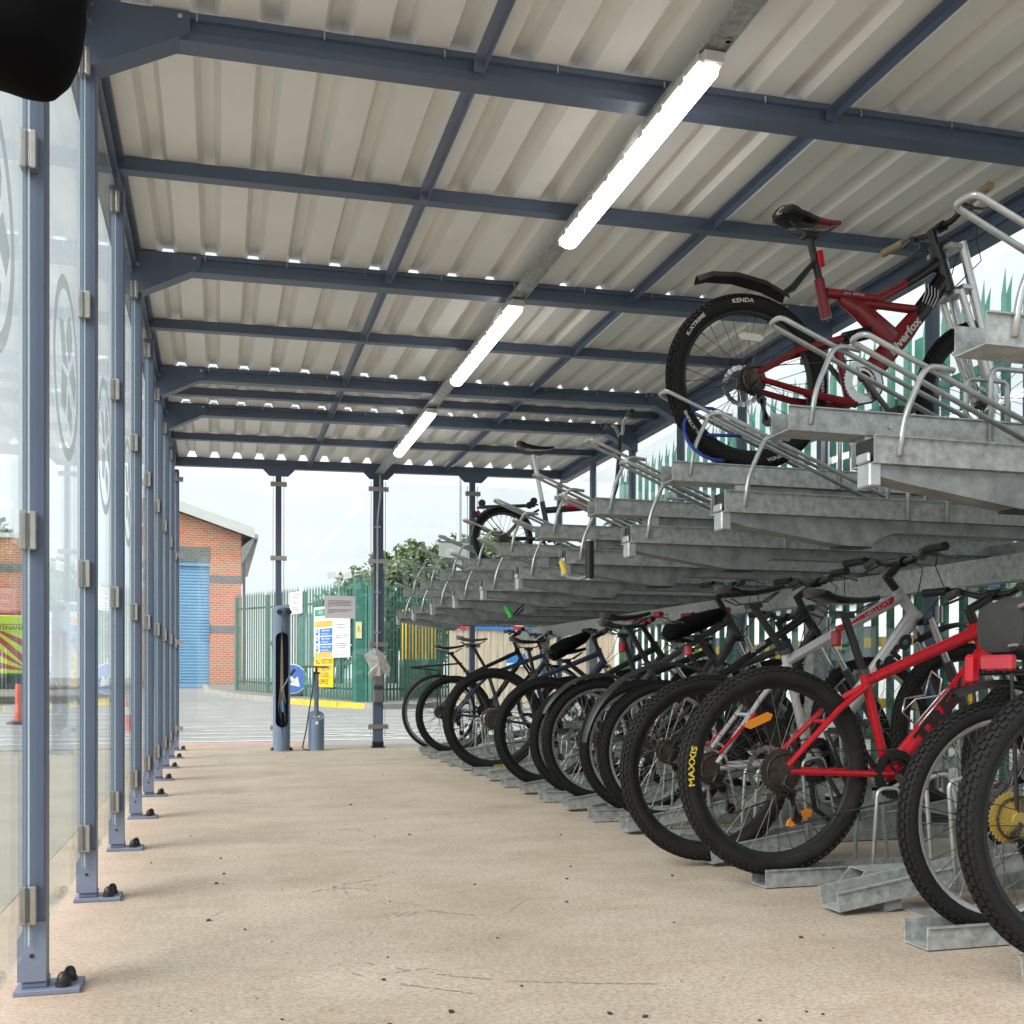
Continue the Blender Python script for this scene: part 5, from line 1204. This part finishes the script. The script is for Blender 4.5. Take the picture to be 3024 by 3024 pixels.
# ================================================================== van, bollard, cones outside the left glass
t = thing('striped_van', 'van with yellow and crimson chevrons on its rear, parked behind the left glass', 'van', (-4.02, 26, .1))
t.rotation_euler.z = R(9)
x0, x1, yv, zv = -6.1, -4.02, 26, .13
g = G(); g.prism([(x0+.05, .75), (x0, 1.2), (x0+.08, 1.95), (x0+.2, 2.08), (x1-.2, 2.08), (x1-.08, 1.95), (x1, 1.2), (x1-.05, .75)], yv, yv+4.4); fin(g, 'body', HIVIS, t, bevel=.03)
g = G()
for s_ in (-1, 1):
    for k in range(7):
        c_ = (x0+x1)/2; za = .2+k*.42
        pts = [(c_+s_*.02, za+.72), (c_+s_*.97, za-.2), (c_+s_*.97, za), (c_+s_*.02, za+.92)]
        pts = [(px_, min(1.88, max(.82, pz_))) for px_, pz_ in pts]
        if abs(pts[0][1]-pts[3][1])+abs(pts[1][1]-pts[2][1]) < .02: continue
        g.add([(a, yv-.006, b) for a, b in pts], [(0,1,2,3)])
fin(g, 'chevrons', CRIM, t)
g = G(); g.box((-5.1, yv-.012, 1.72), (-4.15, yv-.008, 1.86)); fin(g, 'lettering_panel', HIVIS, t)
g = G(); textg(g, 'MAINTENANCE', .135, (-4.62, yv-.016, 1.79), (1,0,0), (0,0,1), bold=.01); fin(g, 'lettering', M('dark_green_print', (.02,.08,.03), .6), t)
g = G(); g.box((-5.9, yv+.2, 2.082), (-4.3, yv+.5, 2.2)); fin(g, 'light_bar', REDL, t, bevel=.02)
g = G(); g.box((x0-.02, yv-.08, .42), (x1+.02, yv+.1, .745)); fin(g, 'bumper', BLK, t, bevel=.02)
for sx_ in (x0+.25, x1-.25):
    for yy in (yv+.7, yv+3.6): g = G(); g.cyl((sx_-.1, yy, .43), (sx_+.1, yy, .43), .33, 20); fin(g, 'wheel', RUB, t)
for sx_ in (x0+.1, x1-.1): g = G(); g.box((sx_-.05, yv-.02, 1.0), (sx_+.05, yv-.001, 1.5)); fin(g, 'tail_light', RED, t)
t = thing('traffic_bollard', 'tall orange plastic bollard outside the left glass near the van', 'bollard', (-2.95, 17.6, -.03))
g = G(); g.lathe([(.0001,.62),(.035,.62),(.046,.60),(.05,.3),(.06,.05)], (-2.95,17.6,-.03), n=14); fin(g, 'post', ORG, t, smooth='auto')
g = G(); g.lathe([(.17,0),(.17,.04),(.085,.06)], (-2.95,17.6,-.03), n=14); fin(g, 'base', BLK, t)
t = thing('traffic_cone', 'small orange traffic cone on the road beyond the left glass', 'traffic cone', (-1.23, 15.3, -.03))
g = G(); g.lathe([(.0001,.46),(.025,.46),(.11,.03)], (-1.23,15.3,-.03), n=16); fin(g, 'cone', ORG, t, smooth='auto')
g = G(); g.lathe([(.055,.32),(.075,.23)], (-1.23,15.3,-.03), n=16); [setattr(v, 'x', v.x) for v in g.v]; g2 = G(); g2.lathe([(.056,.32),(.0765,.22)], (-1.23,15.3,-.03), n=16); fin(g2, 'white_sleeve', WHITE, t)
g = G(); g.box((-1.39,15.14,-.03), (-1.07,15.46,0)); fin(g, 'base', ORG, t)

# things in the yard behind the right hand fence
t = thing('white_site_cabin', 'white site cabin in the yard beyond the right hand palisade fence', 'cabin', (9, 12.5, 0))
g = G(); g.box((7.2, 9.0, .15), (9.8, 17.5, 1.62)); fin(g, 'walls', WHITE, t)
g = G(); g.box((7.1, 8.9, 1.621), (9.9, 17.6, 1.72)); fin(g, 'roof_edge', BSIGN, t)
g = G(); g.box((7.17, 10.5, .6), (7.199, 11.6, 1.3)); g.box((7.17, 14, .6), (7.199, 15.1, 1.3)); fin(g, 'window', WINDOW, t)
for k in range(3):
    y0 = 4.6+k*2.3; x = 5.2
    t = thing('yellow_barrier', ['nearest', 'middle', 'farthest'][k]+' yellow guard rail section in the yard beyond the right fence', 'barrier', (x, y0+1, 0), 'yellow guard rails in the yard')
    for yy in (y0, y0+1.9): g = G(); g.box((x-.03, yy-.03, -.02), (x+.03, yy+.03, 1.05)); fin(g, 'post', YSIGN, t)
    for zz in (.5, 1.0): g = G(); g.box((x-.025, y0+.031, zz-.04), (x+.025, y0+1.869, zz+.04)); fin(g, 'rail', YSIGN, t)

# ================================================================== TREES
def tree(x, y, h, w, n, leaf, label, z0=None, cone=.0, ls=.3):
    z0 = terrain(y) if z0 is None else z0
    t = thing('tree', label, 'tree', (x, y, z0), 'trees beyond the yard')
    g = G(); g.tube([(x, y, z0-.1), (x+.1, y, z0+h*.3), (x-.1, y, z0+h*.7)], [w*.06, w*.045, w*.015], 8)
    for k in range(7):
        a = random.uniform(0, 2*PI); hh = z0+h*random.uniform(.3, .6); l = w*random.uniform(.25, .42)
        g.tube([(x, y, hh), (x+math.cos(a)*l*.6, y+math.sin(a)*l*.6, hh+l*.4), (x+math.cos(a)*l, y+math.sin(a)*l, hh+l*.75)], [w*.02, w*.014, w*.005], 5)
    fin(g, 'trunk', TRUNK, t)
    blobs = []
    for k in range(26):
        a = random.uniform(0, 2*PI); u = random.uniform(.25, 1); rad = w*.5*math.sqrt(max(0, 1-((u-.55)/.5)**2))*random.uniform(.4, 1.0)
        blobs.append((V((x+math.cos(a)*rad*.8, y+math.sin(a)*rad*.8, z0+h*u*.93)), w*random.uniform(.10, .2)))
    g = G(); g.v = []; 
    for i in range(n):
        c, br_ = random.choice(blobs); v = V((random.gauss(0,1), random.gauss(0,1), random.gauss(0,1))).normalized()*br_*random.uniform(.55, 1.08); v.z *= .8
        p = c+v; a = V((random.gauss(0,1), random.gauss(0,1), random.gauss(0,.6))).normalized(); b = a.cross(V((random.gauss(0,1), random.gauss(0,1), random.gauss(0,1)))).normalized(); s = ls*random.uniform(.5, 1.15)
        m = len(g.v); g.v += [p-a*s*.6, p+b*s*.35, p+a*s*.6, p-b*s*.35]; g.f.append((m, m+1, m+2, m+3)); g.m.append(0)
    fin(g, 'crown', leaf, t)
tree(9.8, 62, 8.3, 6.5, 9000, LEAF2, 'rounded bright green tree left of the lamp column, behind the corner post')
tree(12.0, 60, 8.0, 6.5, 8000, LEAF, 'dark green tree behind the left end of the upper trays')
tree(15.2, 64, 9.2, 7.5, 8000, LEAF2, 'tall light green tree right of the lamp column')
tree(13.6, 56, 5.6, 6.0, 5000, LEAFB, 'low yellowish bush like tree below the lamp column board')
tree(6.3, 58, 5.2, 4.5, 2600, LEAF, 'small tree showing above the green fence beside the floodlights')
tree(18.5, 62, 8.8, 7.5, 4200, LEAF, 'broad dark tree far behind the folding bike')
tree(-8.6, 41, 7.0, 4.5, 3600, LEAFB, 'brownish tree rising behind the low brick building on the left')
for k, (x, y) in enumerate([(7.6, 7.2), (8.4, 4.4), (11.5, 10.5), (10.6, 6.8)]):
    tree(x, y, [2.3, 2.2, 2.6, 2.5][k], [2.6, 2.6, 3.4, 3.2][k], 4200, [LEAF2, LEAF, LEAF, LEAF2][k], ['leafy bush behind the right hand fence, nearest the last yellow barrier', 'leafy bush behind the right hand fence at the right edge', 'dark tree beside the white cabin beyond the right fence', 'light green tree seen through the pales beyond the right fence'][k], 0, ls=.13)

# ================================================================== SKY AND LIGHT
w = bpy.data.worlds.new('World'); SC.world = w; w.use_nodes = True; nt = w.node_tree; N = nt.nodes; L = nt.links
bg = N['Background']; sky = N.new('ShaderNodeTexSky'); sky.sky_type = 'NISHITA'; sky.sun_disc = False
SEL, SAZ = R(36), R(246)
sky.sun_elevation = SEL; sky.sun_rotation = SAZ; sky.air_density = 1.2; sky.dust_density = 3
tc = N.new('ShaderNodeTexCoord'); mp = N.new('ShaderNodeMapping'); mp.inputs['Scale'].default_value = (1, 1, 3.2); L.new(tc.outputs['Generated'], mp.inputs[0])
nz = N.new('ShaderNodeTexNoise'); nz.inputs['Scale'].default_value = 2.6; nz.inputs['Detail'].default_value = 7; nz.inputs['Roughness'].default_value = .52; L.new(mp.outputs[0], nz.inputs['Vector'])
rp = N.new('ShaderNodeValToRGB'); rp.color_ramp.elements[0].position = .32; rp.color_ramp.elements[0].color = (5.0, 5.35, 5.6, 1); rp.color_ramp.elements[1].position = .68; rp.color_ramp.elements[1].color = (6.9, 7.15, 7.3, 1)
L.new(nz.outputs['Fac'], rp.inputs[0])
mx = N.new('ShaderNodeMix'); mx.data_type = 'RGBA'; mx.inputs[0].default_value = .94; L.new(sky.outputs[0], mx.inputs[6]); L.new(rp.outputs[0], mx.inputs[7])
L.new(mx.outputs[2], bg.inputs[0]); bg.inputs[1].default_value = .10
sl = bpy.data.lights.new('sun', 'SUN'); sl.energy = 2.7; sl.angle = R(40); sl.color = (1, .97, .93)
so = bpy.data.objects.new('sun', sl); COL.objects.link(so)
dirv = V((math.sin(SAZ)*math.cos(SEL), math.cos(SAZ)*math.cos(SEL), math.sin(SEL)))
so.rotation_euler = dirv.to_track_quat('Z', 'Y').to_euler()

# ================================================================== CAMERA
cd = bpy.data.cameras.new('camera'); co = bpy.data.objects.new('camera', cd); COL.objects.link(co); SC.camera = co
f, yaw, pit, rol = 2001.26, R(15.4408), R(-.2653), R(-.1309)
F = V((math.sin(yaw)*math.cos(pit), math.cos(yaw)*math.cos(pit), math.sin(pit))); R0 = V((math.cos(yaw), -math.sin(yaw), 0)); U0 = R0.cross(F)
Rr = R0*math.cos(rol)-U0*math.sin(rol); Uu = U0*math.cos(rol)+R0*math.sin(rol)
mt = Matrix(((Rr.x, Uu.x, -F.x, 0), (Rr.y, Uu.y, -F.y, 0), (Rr.z, Uu.z, -F.z, .7006), (0, 0, 0, 1)))
co.matrix_world = mt
cd.sensor_width = 36; cd.lens = 36*f/1932; cd.shift_x = 0; cd.shift_y = 322/1932; cd.clip_end = 1000; cd.clip_start = .05
SC.render.resolution_x = 1024; SC.render.resolution_y = 1024
SC.view_settings.view_transform = 'Standard'; SC.view_settings.look = 'None'; SC.view_settings.gamma = 1; SC.view_settings.exposure = .9
SC.render.engine = 'CYCLES'; SC.cycles.use_light_tree = False; SC.cycles.max_bounces = 6; SC.cycles.transparent_max_bounces = 12; SC.cycles.diffuse_bounces = 4; SC.cycles.glossy_bounces = 4
